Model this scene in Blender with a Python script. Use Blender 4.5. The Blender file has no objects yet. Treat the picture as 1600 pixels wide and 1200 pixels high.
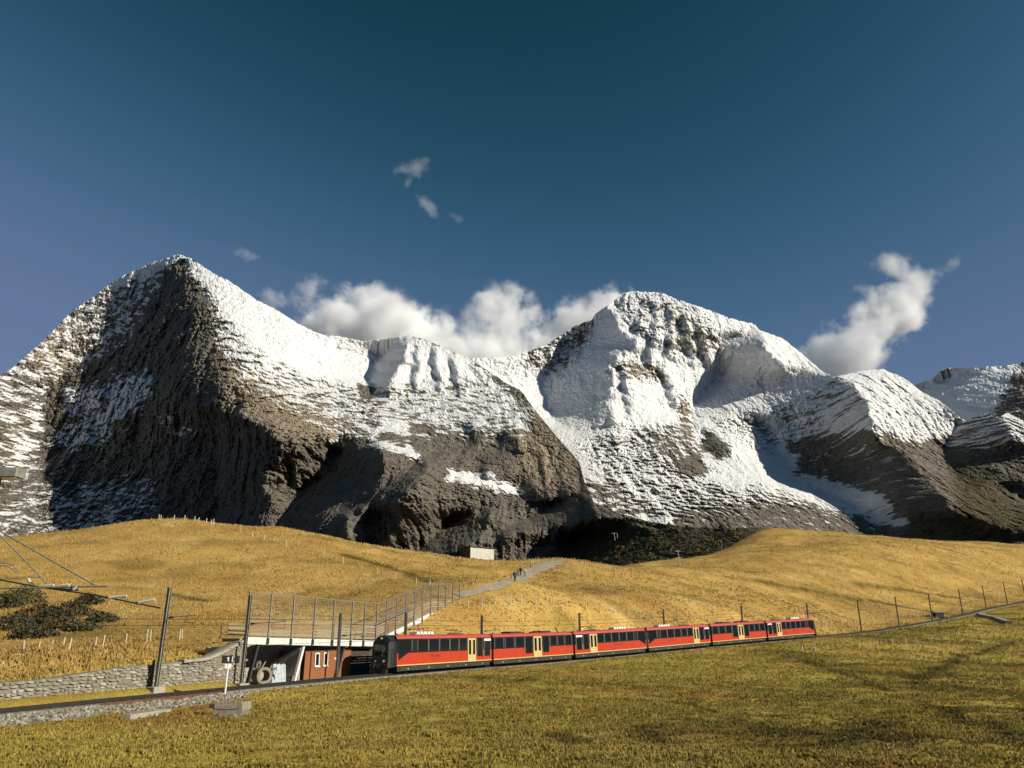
import bpy, bmesh, math, random
import numpy as np
from mathutils import Vector, Matrix

random.seed(7)
RNG = np.random.default_rng(11)
SC = bpy.context.scene
COL = SC.collection

# ---------------------------------------------------------------- camera, sky, sun, exposure
F = 1250.0
PITCH = math.radians(19.4)
CP, SP = math.cos(PITCH), math.sin(PITCH)
cam_data = bpy.data.cameras.new('camera')
cam_data.sensor_width = 36.0
cam_data.lens = 36.0 * F / 1600.0
cam_data.clip_start = 0.1
cam_data.clip_end = 60000.0
cam = bpy.data.objects.new('camera', cam_data)
cam.rotation_euler = (math.pi / 2 + PITCH, 0, 0)
COL.objects.link(cam)
SC.camera = cam

SUN = Vector((0.80, -0.40, 0.45)).normalized()
SUN_EL = math.asin(SUN.z)
SUN_AZ = math.atan2(SUN.x, SUN.y)          # clockwise from +Y
world = bpy.data.worlds.new('World')
SC.world = world
world.use_nodes = True
wn = world.node_tree
wn.nodes.clear()
sky = wn.nodes.new('ShaderNodeTexSky')
sky.sky_type = 'NISHITA'
sky.sun_disc = False
sky.sun_elevation = SUN_EL
sky.sun_rotation = SUN_AZ
sky.altitude = 2100
sky.air_density = 0.6
sky.dust_density = 0.0
sky.ozone_density = 6.0
# grade of the sky as the photograph shows it: dark teal overhead, grey violet low down, levelling off towards the brightest parts
sep = wn.nodes.new('ShaderNodeSeparateColor'); com = wn.nodes.new('ShaderNodeCombineColor')
wn.links.new(sky.outputs[0], sep.inputs[0])
for ch, (pw, half, top) in enumerate(((5.0, 8.6e-3, 1.15), (3.6, 0.30, 1.66), (4.0, 10.2, 2.85))):
    pn = wn.nodes.new('ShaderNodeMath'); pn.operation = 'POWER'; pn.inputs[1].default_value = pw
    ad = wn.nodes.new('ShaderNodeMath'); ad.operation = 'ADD'; ad.inputs[1].default_value = half
    dv = wn.nodes.new('ShaderNodeMath'); dv.operation = 'DIVIDE'
    ml = wn.nodes.new('ShaderNodeMath'); ml.operation = 'MULTIPLY'; ml.inputs[1].default_value = top
    wn.links.new(sep.outputs[ch], pn.inputs[0]); wn.links.new(pn.outputs[0], ad.inputs[0])
    wn.links.new(pn.outputs[0], dv.inputs[0]); wn.links.new(ad.outputs[0], dv.inputs[1])
    wn.links.new(dv.outputs[0], ml.inputs[0]); wn.links.new(ml.outputs[0], com.inputs[ch])
wb = wn.nodes.new('ShaderNodeBackground'); wb.inputs['Strength'].default_value = 0.1
wo = wn.nodes.new('ShaderNodeOutputWorld')
wn.links.new(com.outputs[0], wb.inputs['Color'])
wn.links.new(wb.outputs[0], wo.inputs['Surface'])

sun_l = bpy.data.lights.new('sun', 'SUN')
sun_l.energy = 4.4
sun_l.angle = math.radians(0.5)
sun_l.color = (1.0, 0.93, 0.80)
sun = bpy.data.objects.new('sun', sun_l)
sun.rotation_euler = (-SUN).to_track_quat('-Z', 'Y').to_euler()
sun.location = SUN * 200
COL.objects.link(sun)

SC.view_settings.view_transform = 'Standard'
SC.view_settings.look = 'None'
SC.view_settings.exposure = 0.40
SC.view_settings.gamma = 1.0
SC.view_settings.use_curve_mapping = False
SC.render.engine = 'CYCLES'
SC.cycles.volume_bounces = 14
SC.cycles.max_bounces = 16
SC.cycles.diffuse_bounces = 1
SC.cycles.transparent_max_bounces = 12

# ---------------------------------------------------------------- picture ray -> world point at forward distance Y
def ray(u, v):
    a = (np.asarray(u, float) - 800) / F
    b = (600 - np.asarray(v, float)) / F
    n = CP - b * SP
    return a / n, (SP + b * CP) / n
def P(u, v, Y):
    s, q = ray(u, v)
    return Vector((float(s) * Y, Y, float(q) * Y))

# ---------------------------------------------------------------- noise
def _hash(ix, iy, seed):
    h = (ix.astype(np.int64) * 374761393 + iy.astype(np.int64) * 668265263 + seed * 1274126177) & 0xffffffff
    h = ((h ^ (h >> 13)) * 1274126177) & 0xffffffff
    return ((h ^ (h >> 16)) & 0xffff) / 65535.0
def perlin(x, y, seed=0):
    x0 = np.floor(x); y0 = np.floor(y)
    fx = x - x0; fy = y - y0
    def g(dx, dy):
        a = _hash(x0 + dx, y0 + dy, seed) * 2 * np.pi
        return np.cos(a) * (fx - dx) + np.sin(a) * (fy - dy)
    w = fx * fx * fx * (fx * (fx * 6 - 15) + 10)
    h = fy * fy * fy * (fy * (fy * 6 - 15) + 10)
    a = g(0, 0) * (1 - w) + g(1, 0) * w
    b = g(0, 1) * (1 - w) + g(1, 1) * w
    return (a * (1 - h) + b * h) * 1.5
def fbm(x, y, octv=4, seed=0, gain=0.5):
    t = 0; a = 1.0; s = 0
    for k in range(octv):
        t = t + a * perlin(x * 2 ** k + 17.3 * k, y * 2 ** k - 9.1 * k, seed + k)
        s += a; a *= gain
    return t / s
def ridged(x, y, octv=4, seed=0, gain=0.55):
    t = 0; a = 1.0; s = 0
    for k in range(octv):
        n = 1 - np.abs(perlin(x * 2 ** k + 5.7 * k, y * 2 ** k + 3.3 * k, seed + 31 + k)) * 1.6
        t = t + a * n; s += a; a *= gain
    return t / s
def sstep(a, b, x):
    t = np.clip((x - a) / (b - a), 0, 1)
    return t * t * (3 - 2 * t)
def inpoly(px, py, poly):
    r = np.zeros(px.shape, bool)
    n = len(poly)
    for i in range(n):
        x1, y1 = poly[i]; x2, y2 = poly[(i + 1) % n]
        if y1 == y2: continue
        c = ((y1 > py) != (y2 > py)) & (px < (x2 - x1) * (py - y1) / (y2 - y1) + x1)
        r ^= c
    return r
class TPS:
    def __init__(self, pts, vals, smooth=0.0):
        self.p = np.asarray(pts, float); v = np.asarray(vals, float); n = len(v)
        K = self._k(self.p) + smooth * np.eye(n)
        A = np.zeros((n + 3, n + 3)); A[:n, :n] = K
        A[:n, n] = 1; A[:n, n + 1:] = self.p; A[n, :n] = 1; A[n + 1:, :n] = self.p.T
        b = np.zeros(n + 3); b[:n] = v
        self.w = np.linalg.solve(A, b)
    def _k(self, q):
        d = ((q[:, None, :] - self.p[None]) ** 2).sum(-1)
        return 0.5 * d * np.log(d + 1e-12)
    def __call__(self, x, y):
        x = np.asarray(x, float); sh = x.shape
        q = np.stack([x.ravel(), np.asarray(y, float).ravel()], 1)
        out = np.empty(len(q)); n = len(self.p)
        for i in range(0, len(q), 20000):
            k = self._k(q[i:i + 20000])
            out[i:i + 20000] = k @ self.w[:n] + self.w[n] + q[i:i + 20000] @ self.w[n + 1:]
        return out.reshape(sh)

# ---------------------------------------------------------------- materials
def nodes_of(name):
    m = bpy.data.materials.new(name); m.use_nodes = True
    nt = m.node_tree
    b = nt.nodes['Principled BSDF']
    return m, nt, b
def N(nt, kind, **kw):
    n = nt.nodes.new(kind)
    for k, v in kw.items():
        if k.startswith('i_'):
            n.inputs[k[2:].replace('_', ' ')].default_value = v
        else:
            setattr(n, k, v)
    return n
def mixc(nt, fac, a, b, blend='MIX'):
    n = nt.nodes.new('ShaderNodeMix'); n.data_type = 'RGBA'; n.blend_type = blend
    for idx, val in ((0, fac), (6, a), (7, b)):
        if hasattr(val, 'is_linked') or isinstance(val, bpy.types.NodeSocket):
            nt.links.new(val, n.inputs[idx])
        else:
            n.inputs[idx].default_value = val if idx == 0 else (*val, 1) if len(val) == 3 else val
    return n.outputs[2]
def math_n(nt, op, a, b=0.0, clamp=False):
    n = nt.nodes.new('ShaderNodeMath'); n.operation = op; n.use_clamp = clamp
    for i, val in enumerate((a, b)):
        if isinstance(val, bpy.types.NodeSocket): nt.links.new(val, n.inputs[i])
        else: n.inputs[i].default_value = val
    return n.outputs[0]
def noise_n(nt, scale, detail=4, rough=0.6, vec=None, stretch=None):
    n = nt.nodes.new('ShaderNodeTexNoise')
    n.inputs['Scale'].default_value = scale; n.inputs['Detail'].default_value = detail
    n.inputs['Roughness'].default_value = rough
    tc = nt.nodes.new('ShaderNodeTexCoord')
    src = tc.outputs['Object']
    if stretch:
        mp = nt.nodes.new('ShaderNodeMapping'); mp.inputs['Scale'].default_value = stretch
        nt.links.new(src, mp.inputs['Vector']); src = mp.outputs['Vector']
    nt.links.new(src, n.inputs['Vector'])
    return n.outputs['Fac']
def ramp(nt, fac, p0, p1, c0=(0, 0, 0), c1=(1, 1, 1)):
    r = nt.nodes.new('ShaderNodeValToRGB')
    r.color_ramp.elements[0].position = p0; r.color_ramp.elements[1].position = p1
    r.color_ramp.elements[0].color = (*c0, 1); r.color_ramp.elements[1].color = (*c1, 1)
    nt.links.new(fac, r.inputs[0])
    return r.outputs[0]
def attr(nt, name, typ='GEOMETRY'):
    a = nt.nodes.new('ShaderNodeAttribute'); a.attribute_name = name; a.attribute_type = typ
    return a
MATS = {}
def simple(name, col, rough=0.7, metal=0.0, var=0.25, scale=3.0, bump=0.0, stretch=None, spec=None):
    """a plain coloured surface with grain and dirt"""
    if name in MATS: return MATS[name]
    m, nt, b = nodes_of(name)
    f = noise_n(nt, scale, 5, 0.65, stretch=stretch)
    dark = tuple(c * (1 - var) for c in col); light = tuple(min(1, c * (1 + var)) for c in col)
    nt.links.new(ramp(nt, f, 0.3, 0.7, dark, light), b.inputs['Base Color'])
    b.inputs['Roughness'].default_value = rough; b.inputs['Metallic'].default_value = metal
    if spec is not None: b.inputs['Specular IOR Level'].default_value = spec
    if bump:
        bp = nt.nodes.new('ShaderNodeBump'); bp.inputs['Strength'].default_value = bump
        nt.links.new(f, bp.inputs['Height']); nt.links.new(bp.outputs[0], b.inputs['Normal'])
    MATS[name] = m
    return m

# ---------------------------------------------------------------- object helpers
def link(o, parent=None):
    COL.objects.link(o)
    if parent is not None: o.parent = parent
    return o
def tag(o, label=None, cat=None, group=None, kind=None):
    if label: o['label'] = label
    if cat: o['category'] = cat
    if group: o['group'] = group
    if kind: o['kind'] = kind
    return o
def thing(name, label, cat, loc=(0, 0, 0), rotz=0.0, group=None):
    o = bpy.data.objects.new(name, None)
    o.empty_display_size = 0.2
    o.location = loc; o.rotation_euler = (0, 0, rotz)
    link(o); return tag(o, label, cat, group)
def grid_mesh(name, X, Y, Z, mat, attrs=None, smooth=True):
    r, c = X.shape
    me = bpy.data.meshes.new(name)
    n = r * c
    me.vertices.add(n)
    co = np.stack([X, Y, Z], -1).reshape(-1).astype(np.float32)
    me.vertices.foreach_set('co', co)
    i = np.arange((r - 1) * (c - 1)); ri = i // (c - 1); ci = i % (c - 1)
    a = ri * c + ci
    quads = np.stack([a, a + c, a + c + 1, a + 1], 1).astype(np.int32)
    nq = len(quads)
    me.loops.add(nq * 4); me.loops.foreach_set('vertex_index', quads.ravel())
    me.polygons.add(nq)
    me.polygons.foreach_set('loop_start', np.arange(0, nq * 4, 4, dtype=np.int32))
    me.polygons.foreach_set('loop_total', np.full(nq, 4, np.int32))
    me.update(calc_edges=True)
    me.polygons.foreach_set('use_smooth', np.full(nq, smooth, bool))
    for k, v in (attrs or {}).items():
        if v.ndim == 3:
            at = me.attributes.new(k, 'FLOAT_COLOR', 'POINT')
            at.data.foreach_set('color', v.reshape(-1).astype(np.float32))
        else:
            at = me.attributes.new(k, 'FLOAT', 'POINT')
            at.data.foreach_set('value', v.ravel().astype(np.float32))
    me.materials.append(mat)
    o = bpy.data.objects.new(name, me)
    return link(o)
class MB:
    """collects boxes, bars, tubes and prisms into one mesh"""
    def __init__(s): s.v = []; s.f = []; s.m = []
    def _add(s, vs, fs, mi=0):
        o = len(s.v); s.v += [tuple(v) for v in vs]
        s.f += [tuple(i + o for i in f) for f in fs]; s.m += [mi] * len(fs); return s
    def box(s, x0, x1, y0, y1, z0, z1, mi=0, M=None):
        vs = [Vector((x, y, z)) for z in (z0, z1) for y in (y0, y1) for x in (x0, x1)]
        if M is not None: vs = [M @ v for v in vs]
        return s._add(vs, [(0, 2, 3, 1), (4, 5, 7, 6), (0, 1, 5, 4), (2, 6, 7, 3), (0, 4, 6, 2), (1, 3, 7, 5)], mi)
    def cbox(s, x0, x1, y0, y1, z0, z1, c=0.02, mi=0, M=None):
        """box with chamfered vertical edges and top"""
        pts = [(x0 + c, y0), (x1 - c, y0), (x1, y0 + c), (x1, y1 - c), (x1 - c, y1), (x0 + c, y1), (x0, y1 - c), (x0, y0 + c)]
        cx, cy = (x0 + x1) / 2, (y0 + y1) / 2
        def ins(p):
            return (p[0] + (c if p[0] < cx else -c), p[1] + (c if p[1] < cy else -c))
        vs = [Vector((x, y, z0)) for x, y in pts] + [Vector((x, y, z1 - c)) for x, y in pts] + [Vector((*ins(p), z1)) for p in pts]
        if M is not None: vs = [M @ v for v in vs]
        fs = [tuple(range(7, -1, -1)), tuple(range(16, 24))]
        for k in range(2):
            for i in range(8):
                j = (i + 1) % 8
                fs.append((k * 8 + i, k * 8 + j, k * 8 + 8 + j, k * 8 + 8 + i))
        return s._add(vs, fs, mi)
    def bar(s, a, b, w, h=None, mi=0, up=Vector((0, 0, 1))):
        """rectangular bar from a to b"""
        a = Vector(a); b = Vector(b); h = h or w
        d = (b - a).normalized()
        x = d.cross(up)
        if x.length < 1e-4: x = d.cross(Vector((0, 1, 0)))
        x.normalize(); y = x.cross(d)
        vs = [p + x * sx * w / 2 + y * sy * h / 2 for p in (a, b) for sx, sy in ((-1, -1), (1, -1), (1, 1), (-1, 1))]
        return s._add(vs, [(3, 2, 1, 0), (4, 5, 6, 7), (0, 1, 5, 4), (1, 2, 6, 5), (2, 3, 7, 6), (3, 0, 4, 7)], mi)
    def tube(s, pts, r, n=6, mi=0, r2=None):
        pts = [Vector(p) for p in pts]; k = len(pts); o = []
        for i, p in enumerate(pts):
            d = (pts[min(i + 1, k - 1)] - pts[max(i - 1, 0)]).normalized()
            x = d.cross(Vector((0, 0, 1)))
            if x.length < 1e-3: x = Vector((1, 0, 0))
            x.normalize(); y = d.cross(x)
            rr = r if r2 is None else r + (r2 - r) * i / (k - 1)
            for j in range(n):
                t = 2 * math.pi * j / n
                o.append(p + x * math.cos(t) * rr + y * math.sin(t) * rr)
        fs = [tuple(range(n)), tuple((k - 1) * n + j for j in range(n - 1, -1, -1))]
        for i in range(k - 1):
            for j in range(n):
                fs.append((i * n + j, i * n + n + j, i * n + n + (j + 1) % n, i * n + (j + 1) % n))
        return s._add(o, fs, mi)
    def prism(s, poly, a, b, axis='x', mi=0, M=None):
        """extrude a 2-D outline from a to b along an axis (outline in the other two axes)"""
        n = len(poly); vs = []
        for t in (a, b):
            for p, q in poly:
                vs.append(Vector((t, p, q)) if axis == 'x' else Vector((p, t, q)) if axis == 'y' else Vector((p, q, t)))
        if M is not None: vs = [M @ v for v in vs]
        fs = [tuple(range(n - 1, -1, -1)), tuple(range(n, 2 * n))] + [(i, (i + 1) % n, n + (i + 1) % n, n + i) for i in range(n)]
        return s._add(vs, fs, mi)
    def mesh(s, name, mats):
        me = bpy.data.meshes.new(name)
        me.from_pydata(s.v, [], s.f)
        for m in (mats if isinstance(mats, (list, tuple)) else [mats]): me.materials.append(m)
        me.polygons.foreach_set('material_index', s.m)
        bm = bmesh.new(); bm.from_mesh(me)
        bmesh.ops.recalc_face_normals(bm, faces=bm.faces)
        bm.to_mesh(me); bm.free()
        me.update(); return me
    def build(s, name, mats, parent=None, label=None, kind=None):
        o = bpy.data.objects.new(name, s.mesh(name, mats))
        link(o, parent); return tag(o, label, None, None, kind)
def inst(me, name, parent=None, loc=(0, 0, 0), rot=(0, 0, 0), scale=(1, 1, 1)):
    o = bpy.data.objects.new(name, me)
    o.location = loc; o.rotation_euler = rot; o.scale = scale
    return link(o, parent)
def copy_tree(o, parent=None):
    c = o.copy(); COL.objects.link(c)
    if parent is not None: c.parent = parent
    for ch in list(o.children): copy_tree(ch, c)
    return c

# ================================================================ MOUNTAINS
# every range is a relief with its own real distances; lit and shaded sides come from the way its faces turn to the sun
def mountain_material():
    m, nt, b = nodes_of('rock_and_snow')
    sn = attr(nt, 'snow').outputs['Fac']; tint = attr(nt, 'tint').outputs['Fac']; gr = attr(nt, 'turf').outputs['Fac']
    n1 = noise_n(nt, 0.035, 7, 0.75); n3 = noise_n(nt, 0.11, 5, 0.75)
    n2 = noise_n(nt, 0.012, 6, 0.75, stretch=(1, 1, 4)); n4 = noise_n(nt, 0.018, 7, 0.7, stretch=(1, 1, 7))
    rock = mixc(nt, ramp(nt, n2, 0.3, 0.7), (0.105, 0.094, 0.078), (0.225, 0.195, 0.150))
    rock = mixc(nt, tint, rock, (0.34, 0.275, 0.19))
    rock = mixc(nt, math_n(nt, 'MULTIPLY', ramp(nt, n4, 0.46, 0.62), 0.55), rock, (0.058, 0.053, 0.046))
    rock = mixc(nt, math_n(nt, 'MULTIPLY', ramp(nt, n3, 0.5, 0.72), 0.55), rock, (0.33, 0.285, 0.21))
    rock = mixc(nt, math_n(nt, 'MULTIPLY', ramp(nt, n1, 0.5, 0.72), 0.5), rock, (0.065, 0.060, 0.050))
    turf = mixc(nt, ramp(nt, n1, 0.35, 0.65), (0.045, 0.042, 0.025), (0.13, 0.105, 0.058))
    rock = mixc(nt, gr, rock, turf)
    fac = math_n(nt, 'ADD', sn, math_n(nt, 'MULTIPLY', math_n(nt, 'SUBTRACT', n3, 0.5), 0.45))
    fac = ramp(nt, fac, 0.42, 0.58)
    snow = mixc(nt, ramp(nt, n2, 0.3, 0.7), (0.68, 0.685, 0.67), (0.78, 0.78, 0.755))
    nt.links.new(mixc(nt, fac, rock, snow), b.inputs['Base Color'])
    b.inputs['Roughness'].default_value = 0.9
    b.inputs['Specular IOR Level'].default_value = 0.1
    bp = N(nt, 'ShaderNodeBump'); bp.inputs['Strength'].default_value = 0.8; bp.inputs['Distance'].default_value = 14
    nt.links.new(n1, bp.inputs['Height']); nt.links.new(bp.outputs[0], b.inputs['Normal'])
    return m
MOUNT = mountain_material()
U0, U1, V0, V1, ST = -260, 1860, 360, 940, 2.0
GU, GV = np.meshgrid(np.arange(U0, U1, ST), np.arange(V0, V1, ST))
def blur(a, r):
    if r < 1: return a
    k = np.exp(-0.5 * (np.arange(-3 * r, 3 * r + 1) / r) ** 2); k /= k.sum()
    p = np.pad(a, 3 * r, mode='edge')
    p = np.apply_along_axis(lambda x: np.convolve(x, k, 'valid'), 1, p)
    return np.apply_along_axis(lambda x: np.convolve(x, k, 'valid'), 0, p)
def poly_field(polys, warp=6.0, scale=14.0, seed=3, default=0.0, soft=1):
    wu = GU + warp * fbm(GU / scale, GV / scale, 3, seed) * 1.6
    wv = GV + warp * fbm(GU / scale, GV / scale, 3, seed + 50) * 1.6
    f = np.zeros(GU.shape) + default
    for pl in polys:
        val, pts = pl
        f[inpoly(wu, wv, pts)] = val
    return blur(f, soft)
def fold(mask, base, s_sh=1.5, s_lit=0.5, scale=200.0, anis=0.06):
    """turn the faces inside mask away to the left and the others to the right: integrate the wanted side slope"""
    per_px = base / F * 1.05
    r = (-mask + s_lit * np.clip(1 - mask, 0, 1)) * per_px * ST
    r = r - r.mean()
    pad = 200
    R = np.pad(r, ((pad // 2, pad // 2), (pad, pad)))
    ku = np.fft.fftfreq(R.shape[1]) * 2 * np.pi
    kv = np.fft.fftfreq(R.shape[0]) * 2 * np.pi
    KU, KV = np.meshgrid(ku, kv)
    lam = (ST / scale) ** 2
    E = -1j * KU * np.fft.fft2(R) / (KU ** 2 + anis * KV ** 2 + lam)
    e = np.real(np.fft.ifft2(E))
    return e[pad // 2:-(pad // 2), pad:-pad]
def sample(f, u, v):
    x = np.clip((u - U0) / ST, 0, f.shape[1] - 1.001); y = np.clip((v - V0) / ST, 0, f.shape[0] - 1.001)
    i = x.astype(int); j = y.astype(int); a = x - i; b = y - j
    return (f[j, i] * (1 - a) + f[j, i + 1] * a) * (1 - b) + (f[j + 1, i] * (1 - a) + f[j + 1, i + 1] * a) * b
def mountain(name, crest, vbot, base_pts, shadow, snow, snow_def, step, rows, rough=1.0, turf=(), tintp=(), crevp=(), pillp=(), s_sh=1.5, s_lit=0.5,
             scale=200.0, seed=0, crag=1.5, smoothp=(), hold=0.60):
    bp = np.array(base_pts, float)
    base = TPS(bp[:, :2] / 500.0, bp[:, 2], 0.02)(GU / 500.0, GV / 500.0)
    base = np.clip(base, 1100, 7000)
    sh = poly_field([p if isinstance(p[0], float) else (s_sh, p) for p in shadow], 7, 13, seed + 3, 0, 1)
    D = base + fold(sh, base, s_sh, s_lit, scale)
    cov = poly_field(snow, 9, 16, seed + 9, snow_def, 2)
    tf = poly_field([(1, p) for p in turf], 6, 12, seed + 21, 0, 3)
    tn = poly_field([(1, p) for p in tintp], 9, 16, seed + 27, 0, 4)
    sm = poly_field([(1, p) for p in smoothp], 4, 16, seed + 33, 0, 4)
    cv = poly_field([(1, p) for p in crevp], 5, 16, seed + 39, 0, 4)
    pil = poly_field([(1, p) for p in pillp], 5, 16, seed + 45, 0, 8)
    c = np.array(crest, float)
    us = np.arange(c[0, 0], c[-1, 0] + 0.1, step)
    top = np.interp(us, c[:, 0], c[:, 1])
    top = top + crag * fbm(us / 9.0, us * 0 + seed, 4, seed + 5, 0.6) * 1.6
    w = np.linspace(0, 1, rows) ** 0.95
    bot = vbot if np.isscalar(vbot) else np.interp(us, [p[0] for p in vbot], [p[1] for p in vbot])
    Um = np.repeat(us[None], rows, 0)
    Vm = top[None] + (bot - top)[None] * w[:, None]
    d = sample(D, Um, Vm)
    covm = sample(cov, Um, Vm); shm = sample(sh, Um, Vm); tfm = sample(tf, Um, Vm); tnm = sample(tn, Um, Vm); smm = sample(sm, Um, Vm); cvm = sample(cv, Um, Vm); pim = sample(pil, Um, Vm); shn = np.clip(shm, 0, 1)
    s, q = ray(Um, Vm)
    X = s * d; Z = q * d
    # crags, gullies and ledges (metres)
    wx = X + 60 * fbm(X / 260, Z / 260, 3, seed + 60); wz = Z + 45 * fbm(X / 230, Z / 230, 3, seed + 61)
    big = (ridged(wx / 330, wz / 420, 4, seed + 1) - 0.55) * 120
    gul = (ridged(wx / 82, wz / 300, 5, seed + 2, 0.62) - 0.55) * 62
    fine = (ridged(wx / 46, wz / 40, 5, seed + 4, 0.7) - 0.5) * 46 + fbm(X / 60, Z / 48, 4, seed + 14, 0.6) * 22
    pill = (ridged(wx / 64, wz / 620, 4, seed + 15, 0.66) - 0.55) * 78 + (ridged(wx / 24, wz / 190, 3, seed + 16, 0.6) - 0.55) * 26
    gul = gul * (1 - 0.7 * pim) + pill * pim; fine = fine * (1 + 0.25 * pim)
    shard = np.abs(fbm(X / 30 + 0.35 * Z / 30, Z / 26 - 0.3 * X / 30, 4, seed + 18, 0.72)) * 42
    grit = np.random.default_rng(seed + 77).normal(size=X.shape) * 3.2
    dipz = wz + 0.16 * X
    per = 46.0
    ph = (dipz / per + 1.1 * fbm(X / 190, Z / 120, 4, seed + 8)) % 1.0
    led = (np.minimum(ph / 0.75, (1 - ph) / 0.25) - 0.5) * 4.5
    k = rough * (1 - hold * sstep(0.72, 0.98, covm)) * (1 - 0.5 * smm)
    k = k * (1 - 0.35 * shn * (1 - covm))
    crestf = sstep(0, 14, Vm - top[None])
    disp = k * (big * (0.35 + 0.65 * crestf) + gul + fine + led + grit + shard) * (d / 3500.0) ** 0.25
    crev = (ridged(X / 55 + 0.5 * fbm(X / 120, Z / 120, 2, seed + 41), Z / 30, 4, seed + 42, 0.65) - 0.5) * 95 * cvm
    d2 = d + disp + crev
    X, Y, Z = s * d2, d2, q * d2
    # snow settles on the ledges, rock shows where it is steep
    dz = np.gradient(d2, axis=0)
    dv = np.gradient(Vm, axis=0) * d / F
    lean = -dz / np.maximum(dv, 0.05)          # >0: the face leans back
    lean = lean - blur(lean, 4)
    streak = 0.6 * fbm(X / 150, dipz / 11.0, 4, seed + 12, 0.62) + 0.55 * fbm(X / 42 + 0.4 * Z / 42, dipz / 20.0, 4, seed + 19, 0.65)
    blot = fbm(X / 55, Z / 45, 4, seed + 13, 0.6)
    sv = covm - 0.22 * cvm * np.clip(-crev / 40, -0.3, 1.0) + (0.85 * streak + 0.48 * blot + 0.10 * np.clip(lean, -3, 3)) * (1 - np.abs(covm * 2 - 1) ** 3)
    # the side that faces away, so that the range has a back
    nb = 5
    Xb = [X]; Yb = [Y]; Zb = [Z]; extra = []
    for i in range(1, nb + 1):
        g = i / nb
        yb = Y[0] + 900 * g; zb = Z[0] - (700 * g + 20 * g)
        extra.append((X[0] * (1 + 0.18 * g), yb, zb))
    Xa = np.concatenate([np.array([e[0] for e in extra[::-1]]), X]); Ya = np.concatenate([np.array([e[1] for e in extra[::-1]]), Y])
    Za = np.concatenate([np.array([e[2] for e in extra[::-1]]), Z])
    pad = lambda a: np.concatenate([np.repeat(a[:1], nb, 0), a])
    o = grid_mesh(name, Xa, Ya, Za, MOUNT, {'snow': pad(np.clip(sv, 0, 1)), 'tint': pad(tnm), 'turf': pad(tfm)}, smooth=False)
    o['kind'] = 'structure'
    return Um, Vm, d2

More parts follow.
